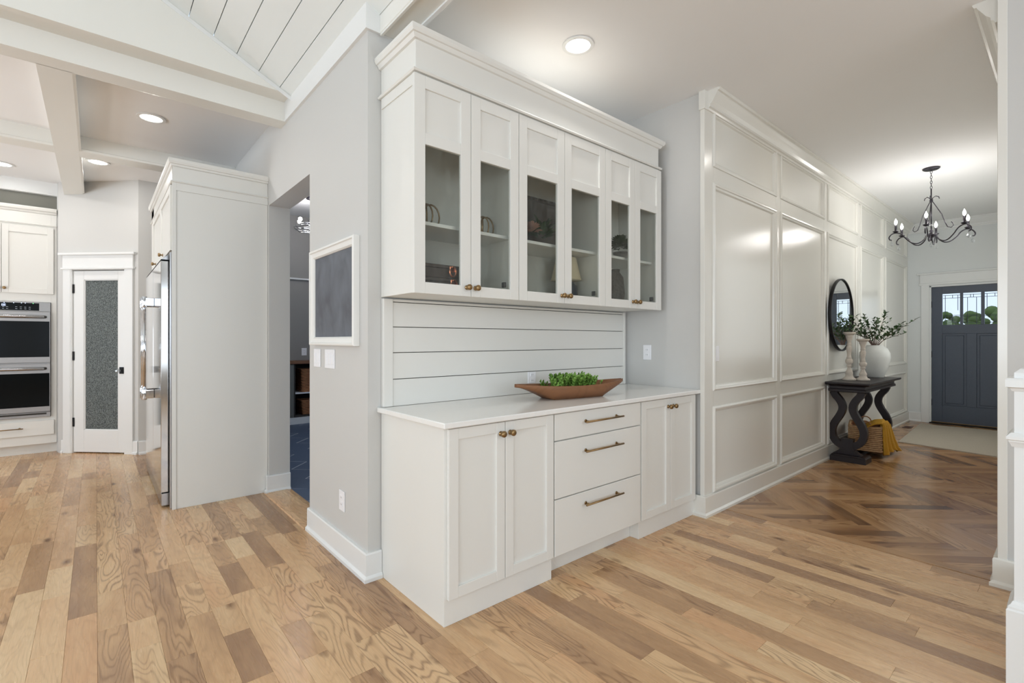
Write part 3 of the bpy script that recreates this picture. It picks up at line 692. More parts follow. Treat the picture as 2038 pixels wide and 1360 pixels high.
# ------------------------------------------------------------------ cabinet helpers
def TY(yf): return lambda u, o, z: (u, yf-o, z)       # faces -y, u = x
def TX(xf): return lambda u, o, z: (xf-o, u, z)       # faces -x, u = y
def fb(q, T, u0, u1, o0, o1, z0, z1, r=.0015): q.bev(T(u0, o0, z0), T(u1, o1, z1), r); return q
def knob(T, u, z, parent, r=.0155):
    q = MB(); c = Vector(T(u, .0, z)); ax = Vector(T(u, 1, z))-c
    q.lathe(c, [(.012, 0), (.012, .003), (.0065, .006), (.006, .014), (r*.8, .017), (r, .021), (r, .030), (r*.8, .034), (r*.25, .035)], 16, ax)
    return obj('knob', q, 'brass', parent, label='aged brass knob')
def pull(T, u0, u1, z, parent, r=.0055, n='bar_pull'):
    q = MB(); P = lambda u, o: T(u, o, z)
    q.tube([P(u0, .034), P(u1, .034)], r, 10)
    for u in (u0+.03, u1-.03): q.tube([P(u, 0), P(u, .034)], r*.8, 8); q.lathe(P(u, 0), [(.010, 0), (.010, .003), (.006, .004)], 10, Vector(T(u, 1, z))-Vector(T(u, 0, z)))
    return obj(n, q, 'brass', parent, label='aged brass bar pull')
def shaker(T, u0, u1, z0, z1, parent, splits, st=.058, th=.02, mt='cab', name='door'):
    """splits: list of (z0, z1, 'panel'/'glass')"""
    q = MB(); fb(q, T, u0, u0+st, 0, th, z0, z1); fb(q, T, u1-st, u1, 0, th, z0, z1)
    zs = [z0]+[v for s in splits for v in s[:2]]+[z1]
    for i in range(0, len(zs), 2): fb(q, T, u0+st, u1-st, 0, th-.0003, zs[i], zs[i+1])
    d = obj(name, q, mt, parent)
    for a, b, kd in splits:
        q = MB()
        if kd == 'panel':
            fb(q, T, u0+st-.004, u1-st+.004, 0, th-.011, a-.004, b+.004); obj('panel', q, mt, d)
        else:
            fb(q, T, u0+st-.004, u1-st+.004, .008, .011, a-.004, b+.004); obj('glass_pane', q, 'seedglass', d, label='seeded glass pane')
    return d

# ------------------------------------------------------------------ base cabinets
BY = 1.834; BB = 2.455
def box_carcass(q, x0, x1, toe):
    if toe: q.bev((x0, BY, .115), (x1, BB, .888), .001); q.bev((x0, 1.90, 0), (x1, BB, .115), .001)
    else: q.bev((x0, BY, 0), (x1, BB, .888), .001)
T = TY(BY)
c = thing('base_cabinet', 'white two-door base cabinet at the free left end of the built-in buffet', 'cabinet', (1.51, 2.14, 0))
q = MB(); box_carcass(q, 1.1745, 1.851, False); obj('body', q, 'cab', c)
for u0, u1, ku in ((1.188, 1.512, 1.484), (1.5155, 1.848, 1.544)):
    d = shaker(T, u0, u1, .120, .882, c, [(.170, .832, 'panel')], .052); knob(TY(BY-.02), ku, .828, d)
c = thing('drawer_cabinet', 'white three-drawer base cabinet in the middle of the buffet with long brass pulls', 'cabinet', (2.25, 2.14, 0))
q = MB(); box_carcass(q, 1.8525, 2.641, True); obj('body', q, 'cab', c)
for z0, z1, zp in ((.740, .882, .822), (.428, .734, .657), (.120, .422, .358)):
    q = MB(); fb(q, T, 1.858, 2.636, 0, .02, z0, z1, .002); d = obj('drawer', q, 'cab', c); pull(TY(BY-.02), 2.075, 2.415, zp, d)
c = thing('base_cabinet', 'white two-door base cabinet at the wall end of the buffet, right of the drawers', 'cabinet', (2.99, 2.14, 0))
q = MB(); box_carcass(q, 2.6425, 3.33, False); obj('body', q, 'cab', c)
for u0, u1, ku in ((2.650, 2.984, 2.955), (2.9875, 3.320, 3.018)):
    d = shaker(T, u0, u1, .120, .882, c, [(.170, .832, 'panel')], .052); knob(TY(BY-.02), ku, .828, d)
q = MB(); q.bev((1.150, 1.792, .889), (3.362, 2.459, .916), .004)
tag(obj('countertop', q, 'counter'), 'long white quartz worktop on the buffet base cabinets', 'countertop')
# shiplap backsplash
sb = thing('shiplap_backsplash', 'white horizontal shiplap backsplash between buffet worktop and glass cabinets', 'backsplash', (2.27, 2.455, .917))
q = MB(); q.box((1.20, 2.452, .917), (3.32, 2.4585, 1.505)); obj('backing', q, 'gap', sb)
for z0, z1 in ((.9175, 1.063), (1.067, 1.2085), (1.2125, 1.3495), (1.3535, 1.486), (1.490, 1.504)):
    q = MB(); q.bev((1.232, 2.438, z0), (3.300, 2.452, z1), .0012); obj('shiplap_board', q, 'cab', sb)
for x0, x1 in ((1.176, 1.232), (3.300, 3.322)):
    q = MB(); q.bev((x0, 2.432, .9175), (x1, 2.4585, 1.504), .002); obj('trim_board', q, 'cab', sb)

# ------------------------------------------------------------------ glass wall cabinets
UY = 2.09
def hollow(q, x0, x1, y0, y1, z0, z1, t=.018):
    q.bev((x0, y0, z0), (x0+t, y1, z1), .001); q.bev((x1-t, y0, z0), (x1, y1, z1), .001)
    q.box((x0+t, y0+.001, z0), (x1-t, y1, z0+t)); q.box((x0+t, y0+.001, z1-t), (x1-t, y1, z1))
uc = []
for x0, x1, lab, kz in ((1.1745, 1.829, 'white wall cabinet with seeded glass doors over the buffet, nearest the chalkboard wall', 0), (1.8305, 2.6065, 'white wall cabinet with seeded glass doors over the buffet, the middle of three', 1), (2.608, 3.262, 'white wall cabinet with seeded glass doors over the buffet, at the right end', 2)):
    c = thing('wall_cabinet', lab, 'cabinet', ((x0+x1)/2, 2.27, 1.512)); uc.append(c)
    q = MB(); hollow(q, x0, x1, UY, 2.4585, 1.512, 2.575); obj('body', q, 'cab', c)
    q = MB(); q.box((x0+.018, 2.444, 1.53), (x1-.018, 2.450, 2.557)); obj('back_panel', q, 'cabin', c)
    q = MB(); q.bev((x0+.018, 2.13, 1.858), (x1-.018, 2.444, 1.876), .001); obj('shelf', q, 'trim', c)
    xm = {0: 1.4935, 1: 2.2075, 2: 2.942}[kz]; l0 = {0: 1.158, 1: 1.8315, 2: 2.609}[kz]; r1 = {0: 1.8275, 1: 2.6055, 2: 3.278}[kz]
    for u0, u1, ku in ((l0, xm-.0015, xm-.028), (xm+.0015, r1, xm+.028)):
        d = shaker(TY(UY), u0, u1, 1.507, 2.568, c, [(1.563, 2.235, 'glass'), (2.292, 2.507, 'panel')], .062); knob(TY(UY-.02), ku, 1.553, d)
    for hx in (r1-.075,):
        q = MB(); q.bev((hx-.014, 2.092, 1.575), (hx, 2.118, 1.605), .002); obj('hinge', q, 'grey', c, label='dark grey concealed hinge')
cr = thing('buffet_cornice', 'white frieze board and stepped crown along the top of the glass cabinets', 'crown molding', (2.2, 2.27, 2.576))
q = MB(); q.bev((1.1745, 2.085, 2.576), (3.262, 2.4585, 2.770), .001); obj('frieze', q, 'cab', cr)
def crown3(q, x0, x1, yf, yb, prof, right=True):
    q.sweep((x0, yb, 0), (x0, yf, 0), (-1, 0), prof, mB=1); q.sweep((x0, yf, 0), (x1, yf, 0), (0, -1), prof, mA=-1, mB=1 if right else 0)
    if right: q.sweep((x1, yf, 0), (x1, yb, 0), (1, 0), prof, mA=-1)
q = MB(); crown3(q, 1.1745, 3.262, 2.085, 2.4585, [(0, 2.578), (.016, 2.578), (.022, 2.586), (.016, 2.594), (0, 2.596)]); obj('bead_molding', q, 'cab', cr)
q = MB(); crown3(q, 1.1745, 3.262, 2.085, 2.4585, [(0, 2.738), (.012, 2.740), (.020, 2.754), (.022, 2.758), (.030, 2.760), (.038, 2.774), (.038, 2.791), (0, 2.791)]); obj('crown_molding', q, 'cab', cr)
q = MB(); q.bev((1.168, 2.10, 2.522), (1.1743, 2.445, 2.577), .001); obj('side_board', q, 'cab', cr)

# ---- things kept behind the glass
def antler(name, lab, x, y, z, s):
    t = thing(name, lab, 'ornament', (x, y, z)); q = MB()
    for k in range(3):
        a = k*2.1; pts = [Vector((x+math.cos(a)*.02*s+math.cos(a)*.045*s*math.sin(u), y+math.sin(a)*.03*s*math.sin(u), z+.006+.055*s*(1-math.cos(u)))) for u in [i*PI/8 for i in range(15)]]
        q.tube(pts, .004*s, 6)
    q.lathe((x, y, z), [(.03*s, 0), (.03*s, .005), (.006, .008)], 12); obj('looped_wire', q, 'brass', t); return t
antler('wire_ornament', 'dark looped metal ornament on the left cabinet shelf, behind its left door', 1.350, 2.27, 1.876, 1.15)
antler('wire_ornament', 'dark looped metal ornament on the left cabinet shelf, behind its right door', 1.730, 2.27, 1.876, 1.1)
for i, z in enumerate((1.5305, 1.602)):
    c = thing('keepsake_box', ('upper' if i else 'lower')+' of two stacked dark brown boxes with copper clasps in left cabinet', 'box', (1.42, 2.27, z))
    q = MB(); q.bev((1.205, 2.14+.01*i, z), (1.60, 2.40, z+.052), .003); obj('box_body', q, 'boxleather', c)
    q = MB(); q.bev((1.202, 2.137+.01*i, z+.052), (1.603, 2.403, z+.070), .003); obj('lid', q, 'boxleather', c)
    q = MB(); xx = 1.425; yy = 2.128+.01*i; zz = z+.04
    q.tube([(xx+.020*math.cos(a), yy, zz-.004+.026*math.sin(a)) for a in [PI*(-1.15+k*.13) for k in range(15)]], .0055, 8); q.bev((xx-.016, yy+.002, zz-.006), (xx+.022, yy+.010, zz+.026), .003)
    obj('clasp', q, 'copper', c, label='polished copper clasp')
# middle cabinet, upper shelf: scalloped tray behind a flower head
c = thing('display_tray', 'large dark mottled tray with a scalloped rim standing in the middle glass cabinet', 'tray', (2.34, 2.41, 1.876))
q = MB(); q.bev((2.08, 2.415, 1.8765), (2.585, 2.427, 2.238), .003); obj('tray_back', q, 'shroud', c)
q = MB()
for i in range(28): q.sphere((2.085+i*.0183, 2.405, 2.240), .0115, 8, 6)
q.bev((2.08, 2.40, 2.226), (2.585, 2.414, 2.240), .002); obj('scalloped_rim', q, 'boxleather', c)
c = thing('dried_flower', 'dusty pink dried flower head with dark leaves on the middle cabinet shelf', 'flowers', (2.14, 2.28, 1.876)); q = MB(); rnd = random.Random(3)
for i in range(70):
    a = rnd.random()*2*PI; e = rnd.random()*PI*.5; d = Vector((math.cos(a)*math.cos(e), math.sin(a)*math.cos(e), math.sin(e)+.1)); q.leaf(Vector((2.105, 2.26, 1.965))+d*.012, d, (0, 0, 1), .06, .03)
obj('petals', q, 'pink', c, kind='stuff'); q = MB()
for i in range(46):
    a = rnd.random()*2*PI; e = rnd.random()*1.2; d = Vector((math.cos(a)*math.cos(e), math.sin(a)*math.cos(e)*.5, math.sin(e)+.2)); q.leaf(Vector((2.24, 2.31, 1.945))+d*rnd.uniform(.02, .09), d, (0, 0, 1), .075, .035)
obj('leaves', q, 'leaf', c, kind='stuff'); q = MB(); q.lathe((2.15, 2.29, 1.8765), [(.03, 0), (.035, .02), (.03, .045), (.01, .05)], 14); obj('pot', q, 'boxleather', c)
c = thing('table_lamp', 'small cream shaded ornament on a dark blue base, low in the middle cabinet', 'ornament', (2.465, 2.30, 1.53))
q = MB(); q.lathe((2.465, 2.30, 1.5305), [(.05, 0), (.055, .01), (.080, .06), (.075, .12), (.04, .155), (.022, .175)], 20); obj('base', q, 'navyb', c)
q = MB(); q.lathe((2.465, 2.30, 1.690), [(.106, 0), (.104, .004), (.070, .150), (.068, .155)], 28); obj('shade', q, 'cream', c, label='tapered cream shade')
c = thing('cabinet_plant', 'bushy green plant in a small pot on the right glass cabinet shelf', 'plant', (3.04, 2.27, 1.876)); q = MB()
q.lathe((3.04, 2.27, 1.8765), [(.04, 0), (.05, .02), (.06, .07), (.055, .07), (.04, .06)], 16); obj('pot', q, 'mottle', c); q = MB()
for i in range(240):
    a = rnd.random()*2*PI; e = rnd.random()*1.4-.1; d = Vector((math.cos(a)*math.cos(e), math.sin(a)*math.cos(e), math.sin(e))); q.leaf(Vector((3.04, 2.27, 1.985))+Vector((d.x*.085, d.y*.07, d.z*.065))*rnd.uniform(.3, 1), d, (0, 0, 1), .038, .03)
obj('foliage', q, 'leaf', c, kind='stuff')
c = thing('speckled_vase', 'tall grey speckled vase behind the glass at lower right cabinet', 'vase', (2.975, 2.27, 1.53)); q = MB()
q.lathe((2.975, 2.27, 1.5305), [(.045, 0), (.06, .02), (.070, .10), (.058, .22), (.03, .26), (.034, .28)], 20); obj('body', q, 'mottle', c)

# ------------------------------------------------------------------ dough bowl with greenery
c = thing('dough_bowl', 'long carved wooden dough bowl with pointed handles on the buffet worktop', 'bowl', (2.31, 2.10, .916))
Rb = Matrix.Translation((2.31, 2.10, .9165)) @ Matrix.Rotation(math.radians(-9), 4, 'Z')
q = MB(); N = 40; K = 12; V = []; F = []
def bowl_ring(t):                                     # half length 0.43, returns list of profile points across at station t in [-1, 1]
    x = t*.43; w = max(.006, .125*(1-abs(t)**2.3)**.75 if abs(t) < .999 else .006); tip = max(0, (abs(t)-.62)/.38)
    w = max(w, .021 if abs(t) > .8 else 0) if abs(t) < .97 else max(.010, .020*(1-(abs(t)-.97)/.06))
    rim = .083+.019*abs(t)**2; bot = 0.0 if abs(t) < .45 else (rim-.020)*(1-(1-min(1, (abs(t)-.45)/.53))**1.8)
    return x, w, rim, min(bot, rim-.016)
for i in range(N+1):
    t = -1+2*i/N; x, w, rim, bot = bowl_ring(t); wb = w*(.62 if abs(t) < .5 else .62+.3*min(1, (abs(t)-.5)/.4))
    dep = bot+.014 if abs(t) < .78 else rim-.004
    ring = [(x, -wb, bot), (x, -(w*.72+wb*.28), bot+(rim-bot)*.5), (x, -w, rim-.004), (x, -w+.003, rim), (x, -w+.013 if w > .03 else -w*.5, rim-.001), (x, -wb*.80, (dep+rim*.35)/1.35), (x, 0, dep), (x, wb*.80, (dep+rim*.35)/1.35), (x, w-.013 if w > .03 else w*.5, rim-.001), (x, w-.003, rim), (x, w, rim-.004), (x, w*.72+wb*.28, bot+(rim-bot)*.5), (x, wb, bot), (x, 0, bot)]
    V += ring
K = 14
for i in range(N):
    for k in range(K): F.append((i*K+k, i*K+(k+1) % K, (i+1)*K+(k+1) % K, (i+1)*K+k)[::-1])
F.append(tuple(range(K))); F.append(tuple(range(N*K, N*K+K))[::-1])
q.add(V, F, True); bo = obj('bowl', q, 'bowlwood', c, xf=Rb)
me = bo.data; me.attributes.new('tone', 'FLOAT', 'POINT').data.foreach_set('value', [.5]*len(me.vertices)); ul = me.uv_layers.new(name='UVMap')
for lp in me.loops: p = q.v[lp.vertex_index]; ul.data[lp.index].uv = (p[0], p[1]+p[2])
gr = thing('boxwood_greenery', 'bright green artificial boxwood sprigs filling the wooden dough bowl', 'plant', (2.28, 2.11, .94)); rnd = random.Random(11)
for k in range(5):
    q = MB(); bx = -.145+.068*k
    for i in range(34):
        px = bx+rnd.uniform(-.038, .038); py = rnd.uniform(-.075, .075); top = .125+.025*rnd.random()-.35*max(0, abs(py)-.045)-(.03 if k in (0, 4) and (px-bx)*(k-2) > 0 else 0)
        st = Vector((px, py, top-.06)); dr = Vector((rnd.uniform(-.35, .35)+(k-2)*.08, py*5+rnd.uniform(-.3, .3), 1)).normalized()
        for j in range(9):
            a = j*2.4; sd = Vector((math.cos(a), math.sin(a), .55)).normalized(); h = st+dr*(.007*j)
            q.leaf(h, (sd+dr*.5), dr, .021, .013)
    obj('sprig', q, 'leaf2', gr, xf=Rb, kind='stuff')

# ------------------------------------------------------------------ wall plates
def plate(T, u0, u1, z0, z1, lab, kind_):
    n = 'outlet_plate' if kind_ == 'o' else 'switch_plate'
    c = thing(n, lab, 'outlet' if kind_ == 'o' else 'light switch', T((u0+u1)/2, 0, z0))
    q = MB(); fb(q, T, u0, u1, 0.0005, .006, z0, z1, .002); obj('cover', q, 'plate', c)
    g = max(1, round((u1-u0)/.058)) if kind_ == 's' else 1; zc = (z0+z1)/2
    for i in range(g):
        uc_ = u0+(u1-u0)*(i+.5)/g
        if kind_ == 's':
            q = MB(); fb(q, T, uc_-.016, uc_+.016, .006, .009, zc-.033, zc+.033, .002); obj('rocker', q, 'plate', c)
        else:
            for dz in (-.02, .02):
                q = MB(); fb(q, T, uc_-.017, uc_+.017, .006, .0085, zc+dz-.014, zc+dz+.014, .003)
                s_ = obj('receptacle', q, 'plate', c); q = MB()
                for du in (-.006, .006): fb(q, T, uc_+du-.001, uc_+du+.001, .0085, .0088, zc+dz-.004, zc+dz+.005, .0001)
                obj('slot', q, 'dark', s_)
    return c
T1 = TX(1.10)
plate(T1, 3.170, 3.288, 1.104, 1.222, 'double white switch plate below the chalkboard, beside the doorway', 's')
plate(T1, 2.925, 3.085, 1.104, 1.222, 'wide triple white switch plate below the chalkboard centre', 's')
plate(T1, 2.770, 2.850, .278, .396, 'white outlet plate low on the wall under the chalkboard', 'o')
plate(TY(2.438), 2.232, 2.305, .985, 1.062, 'white outlet on the shiplap behind the wooden bowl', 'o')
plate(TX(3.365), 2.214, 2.288, 1.122, 1.240, 'white outlet on the grey wall right of the buffet worktop', 'o')
plate(TY(1.7765), 3.520, 3.590, 1.118, 1.234, 'white switch plate in the first tall panel of the hall wall', 's')
plate(TY(8.15), 2.52, 2.60, 1.03, 1.15, 'white outlet above the mudroom counter seen through the doorway', 'o')

# ------------------------------------------------------------------ chalkboard
c = thing('chalkboard', 'cream-framed grey chalkboard hung on the wall beside the doorway', 'chalkboard', (1.09, 2.92, 1.245))
y0, y1, z0, z1 = 2.565, 3.285, 1.247, 1.855
prof = [(0, 0), (0, .034), (.006, .038), (.014, .038), (.018, .030), (.024, .028), (.044, .026), (.052, .016), (.052, 0)]
q = MB(); rings = [[T1(y0+d, o+.001, z0+d), T1(y1-d, o+.001, z0+d), T1(y1-d, o+.001, z1-d), T1(y0+d, o+.001, z1-d)] for d, o in prof]
for i in range(4):
    q = MB(); j = (i+1) % 4; n = len(prof); V = [r[i] for r in rings]+[r[j] for r in rings]
    q.add(V, [(a, a+1, n+a+1, n+a) for a in range(n-1)]+[tuple(range(n))[::-1], tuple(range(n, 2*n)), (n-1, 0, n, 2*n-1)]); obj('frame_rail', q, 'ivory', c)
q = MB(); fb(q, T1, y0+.045, y1-.045, .002, .012, z0+.045, z1-.045, .001); obj('slate_board', q, 'chalk', c)

# ------------------------------------------------------------------ refrigerator and its surround
c = thing('refrigerator_surround', 'tall white panelled cabinet enclosing the refrigerator, with crown on top', 'cabinet', (.78, 5.3, 0))
FZ = 2.64; FE = 6.22
q = MB(); q.bev((.440, 4.440, 0), (1.0985, 4.462, 2.60), .001); obj('side_panel', q, 'cab', c)
q = MB()
q.bev((.436, 4.432, 0), (.462, 4.4405, 2.478), .001); q.bev((.462, 4.4322, 2.412), (1.0985, 4.4405, 2.478), .001)
obj('panel_frame', q, 'cab', c)
q = MB(); q.bev((.440, 5.99, 0), (1.0985, FE, 2.60), .001); obj('end_panel', q, 'cab', c)
q = MB(); q.bev((.450, 4.462, 1.955), (1.0985, 5.99, 2.60), .001); obj('upper_box', q, 'cab', c)
TF = TX(.450)
for u0, u1, ku in ((4.50, 5.235, 5.02), (5.24, 5.985, 5.66)):
    um = (u0+u1)/2
    d = shaker(TF, u0, u1, 1.965, 2.465, c, [(2.02, 2.41, 'panel')], .055); knob(TX(.43), ku, 1.995, d)
q = MB(); q.bev((.440, 4.436, 2.478), (1.0985, FE, 2.60), .001); obj('frieze', q, 'cab', c)
for n_, prof in (('bead_molding', [(0, 2.470), (.010, 2.470), (.014, 2.476), (.010, 2.482), (0, 2.484)]), ('crown_molding', [(0, 2.590), (.010, 2.592), (.014, 2.606), (.022, 2.608), (.028, 2.624), (.028, 2.645), (0, 2.645)])):
    q = MB(); q.sweep((.440, FE, 0), (.440, 4.434, 0), (-1, 0), prof, mB=1); q.sweep((.440, 4.434, 0), (1.0985, 4.434, 0), (0, -1), prof, mA=-1); obj(n_, q, 'cab', c)
c = thing('refrigerator', 'large stainless steel built-in refrigerator with long bar handles', 'refrigerator', (.72, 5.2, 0))
q = MB(); q.bev((.452, 4.480, .012), (1.09, 5.98, 1.950), .002); obj('body', q, 'steel', c)
q = MB(); q.bev((.425, 4.463, 0.0), (.452, 4.482, 1.945), .002); obj('side_trim', q, 'steel', c)
for u0, u1 in ((4.538, 5.175), (5.181, 5.965)):
    q = MB(); q.bev((.376, u0, .115), (.446, u1, 1.885), .003); q2 = obj('door', q, 'steelface', c)
    q = MB(); fb(q, TX(.376), u0+.0, u0+.002, -.07, .0005, .115, 1.885, .0004) if False else None
q = MB(); q.bev((.380, 4.538, .015), (.446, 5.965, .108), .002); obj('toe_grille', q, 'steel', c)
q = MB(); q.add([(.378, 4.538, 1.895), (.378, 5.965, 1.895), (.440, 5.965, 1.948), (.440, 4.538, 1.948), (.446, 4.538, 1.895), (.446, 5.965, 1.895)], [(0, 3, 2, 1)[::-1], (0, 1, 5, 4)[::-1], (3, 4, 5, 2), (0, 4, 3), (1, 2, 5)]); obj('top_grille', q, 'steel', c)
for yy in (5.085, 5.262):
    q = MB(); q.tube([(.308, yy, .80), (.308, yy, 1.63)], .0125, 14)
    for zz in (.825, 1.60):
        q.bev((.300, yy-.016, zz-.035), (.376, yy+.016, zz+.035), .004); q.lathe((.308, yy, zz-.045), [(.019, 0), (.020, .004), (.020, .086), (.019, .09)], 14)
    obj('handle', q, 'chrome', c, label='polished bar handle')

# ------------------------------------------------------------------ oven tower
OX = 7.60; TO = TY(OX)
c = thing('oven_cabinet', 'tall cream-white cabinet housing the built-in double oven', 'cabinet', (-.75, 7.8, 0))
q = MB(); q.bev((-1.25, OX, .112), (-1.165, 8.04, 2.70), .001); q.bev((-.385, OX, .112), (-.337, 8.04, 2.70), .001)
q.box((-1.165, OX, .112), (-.385, 8.04, .415)); q.box((-1.165, OX, 1.705), (-.385, 8.04, 2.70)); q.box((-1.165, 7.99, .415), (-.385, 8.04, 1.705)); obj('body', q, 'cab', c)
q = MB(); q.box((-1.25, 7.675, 0), (-.337, 8.0, .112)); obj('toe_kick', q, 'cab', c)
d = shaker(TO, -.772, -.362, 1.798, 2.546, c, [(1.856, 2.468, 'panel')], .052); knob(TY(OX-.02), -.750, 1.848, d)
d = shaker(TO, -1.19, -.777, 1.798, 2.546, c, [(1.856, 2.468, 'panel')], .052); knob(TY(OX-.02), -.800, 1.848, d)
q = MB(); fb(q, TO, -1.19, -.358, 0, .02, .212, .375, .002); d = obj('drawer', q, 'cab', c); pull(TY(OX-.02), -.96, -.605, .302, d)
q = MB(); q.sweep((-1.25, OX, 0), (-.337, OX, 0), (0, -1), [(0, 2.568), (.012, 2.568), (.016, 2.576), (.010, 2.584), (0, 2.584)]); obj('bead_molding', q, 'cab', c)
q = MB(); q.sweep((-1.25, OX, 0), (-.337, OX, 0), (0, -1), [(0, 2.70), (.012, 2.705), (.02, 2.722), (.036, 2.73), (.044, 2.752), (.044, 2.765), (0, 2.765)]); obj('crown_molding', q, 'cab', c)
# dark recess above the crown, and the white soffit
mb = MB(); mb.box((-5.0, OX+.02, 2.945), (-.335, 8.06, 3.08)); mb.box((-5.0, 7.99, 2.768), (-.335, 8.06, 2.95)); sf = struct('wall_soffit', mb, ['trim'])
mb = MB(); mb.box((-5.0, 7.66, 2.768), (-.336, 7.70, 2.95)); struct('recess_back', mb, 'niche', sf)
mb = MB(); mb.box((-.335, OX+.0, 2.770), (-.325, 8.0, 3.08)); struct('end_return', mb, 'trim', sf)
mb = MB(); mb.box((-.3355, OX+.005, 0), (-.327, 8.05, 2.768)); struct('wall_return', mb, 'trim')
mb = MB(); mb.sweep((-5.0, OX+.02, 0), (-.33, OX+.02, 0), (0, -1), [(-.10, 2.925), (.018, 2.925), (.022, 2.935), (.018, 2.950), (-.10, 2.950)]); struct('soffit_molding', mb, 'trim', sf)
# neighbouring cabinets left of the oven tower just outside the frame
c = thing('pantry_cabinet', 'tall cream-white cabinet left of the double oven', 'cabinet', (-1.9, 7.8, 0))
q = MB(); q.bev((-2.6, OX, .112), (-1.252, 8.04, 2.565), .001); q.box((-2.6, 7.675, 0), (-1.252, 8.0, .112)); obj('body', q, 'cab', c)
for u0, u1 in ((-2.58, -1.93), (-1.925, -1.27)): shaker(TO, u0, u1, .15, 2.546, c, [(.21, 1.2, 'panel'), (1.26, 2.48, 'panel')], .055)
# double oven
c = thing('double_oven', 'stainless steel double wall oven with black glass doors', 'oven', (-.77, 7.75, .417))
q = MB(); q.box((-1.160, OX-.006, .420), (-.390, 7.98, 1.700)); obj('body', q, 'ovensteel', c)
q = MB(); q.bev((-1.163, OX-.022, 1.600), (-.387, OX-.006, 1.703), .002); cp = obj('control_panel', q, 'ovensteel', c)
q = MB(); q.bev((-1.06, OX-.026, 1.607), (-.480, OX-.0215, 1.690), .001); obj('display', q, 'ovenglass', cp, label='black glass control display')
q = MB()
for ch, ux in (('6', -.800), ('2', -.772), ('1', -.755)):
    for k in range(3): fb(q, TO, ux, ux+.015, .0262, .0268, 1.672-.010*k, 1.675-.010*k, .0001)
    fb(q, TO, ux, ux+.003, .0262, .0268, 1.652, 1.675, .0001)
obj('clock_digits', q, 'led', cp)
q = MB()
for ux in (-.752, -.680, -.620, -.590): q = MB(); q.sphere((ux, OX-.0265, 1.688), .004, 8, 6); obj('indicator', q, 'led', cp)
q = MB(); q.sphere((-.528, OX-.0265, 1.687), .004, 8, 6); obj('indicator', q, 'ledg', cp)
q = MB()
for r_ in (1.624, 1.644):
    for ux in (-.82, -.79, -.76, -.73, -.66, -.625, -.59, -.555): fb(q, TO, ux-.008, ux+.008, .0262, .0266, r_-.0015, r_+.0015, .0001)
obj('key_marks', q, 'steel', cp, kind='stuff')
for z0, z1, gz0_, gz1_, hz in ((1.026, 1.594, 1.090, 1.488, 1.538), (.478, 1.012, .535, .908, .960)):
    q = MB(); q.bev((-1.163, OX-.045, z0), (-.387, OX-.008, z1), .003); d = obj('door', q, 'ovensteel', c)
    q = MB(); q.bev((-1.155, OX-.049, gz0_), (-.395, OX-.044, gz1_), .001); obj('door_glass', q, 'ovenglass', d, label='black glass')
    q = MB(); q.tube([(-1.12, OX-.047, hz), (-1.10, OX-.085, hz), (-.78, OX-.092, hz), (-.45, OX-.085, hz), (-.43, OX-.047, hz)], .017, 12); obj('handle', q, 'steel', d)
q = MB(); q.bev((-1.163, OX-.03, .417), (-.387, OX-.006, .470), .002); vt = obj('vent_trim', q, 'ovensteel', c)
q = MB(); q.box((-1.13, OX-.0315, .444), (-.42, OX-.029, .462)); obj('vent_slot', q, 'dark', vt)

# ------------------------------------------------------------------ recessed ceiling lights
def can(x, y, z, lab, p=9, r=.075):
    c = thing('recessed_light', lab, 'ceiling light', (x, y, z-.012))
    q = MB(); q.lathe((x, y, z-.010), [(r, 0), (r+.022, .001), (r+.022, .008), (r, .009)], 32, sm=False); q.f = [f for f in q.f if len(f) == 4]; q.fm = q.fm[:len(q.f)]; q.smooth = q.smooth[:len(q.f)]; obj('trim_ring', q, 'trim', c)
    q = MB(); q.lathe((x, y, z-.004), [(r, 0), (r, .003)], 32, sm=False); obj('lens', q, 'lamp', c)
    a_ = area('recessed_lamp', (x, y, z-.016), (0, 0, 0), r*1.6, r*1.6, p, (1, .97, .93), 'DISK')
can(2.245, 1.995, CEIL_H, 'round recessed ceiling light in front of the glass cabinets', 5)
can(.340, 4.850, CEIL_K, 'recessed ceiling light in the coffer nearest the refrigerator', 6)
can(.018, 6.40, CEIL_K, 'recessed ceiling light behind the coffer beam by the pantry door', 4)
can(-.725, 7.10, CEIL_K, 'recessed ceiling light in front of the oven cabinet at the left edge', 4)
area('hall_disk_lamp', (4.6, 1.0, 3.07), (0, 0, 0), .14, .14, 4, (1, .95, .88), 'DISK')  # bare disk lamp just below the hall ceiling, no fixture modelled

# ------------------------------------------------------------------ newel post
c = thing('newel_post', 'square white stair newel post with two cap mouldings at the right edge', 'newel post', (2.63, .08, 0))
def sqm(q, x0, x1, y0, y1, prof):                      # profile (out, z) carried round a square post
    V = []; F = []
    for o, z in prof: V += [(x0-o, y0-o, z), (x1+o, y0-o, z), (x1+o, y1+o, z), (x0-o, y1+o, z)]
    n = len(prof)
    for j in range(n-1):
        for i in range(4): F.append((j*4+i, j*4+(i+1) % 4, (j+1)*4+(i+1) % 4, (j+1)*4+i))
    F += [(3, 2, 1, 0), tuple((n-1)*4+i for i in range(4))]; return q.add(V, F)
nx0, nx1, ny0, ny1 = 2.558, 2.700, .010, .152
q = MB(); sqm(q, nx0, nx1, ny0, ny1, [(.020, 0), (.020, .290), (.016, .296), (.016, .303), (.008, .312), (.004, .322), (0, .324)]); obj('plinth', q, 'trim', c)
q = MB(); sqm(q, nx0, nx1, ny0, ny1, [(0, .324), (0, 1.10)]); obj('shaft', q, 'trim', c)
q = MB(); sqm(q, nx0, nx1, ny0, ny1, [(0, .888), (.006, .889), (.010, .900), (.014, .908), (.014, .912), (.020, .916), (.020, .926), (.008, .940), (0, .940)]); obj('collar_molding', q, 'trim', c)
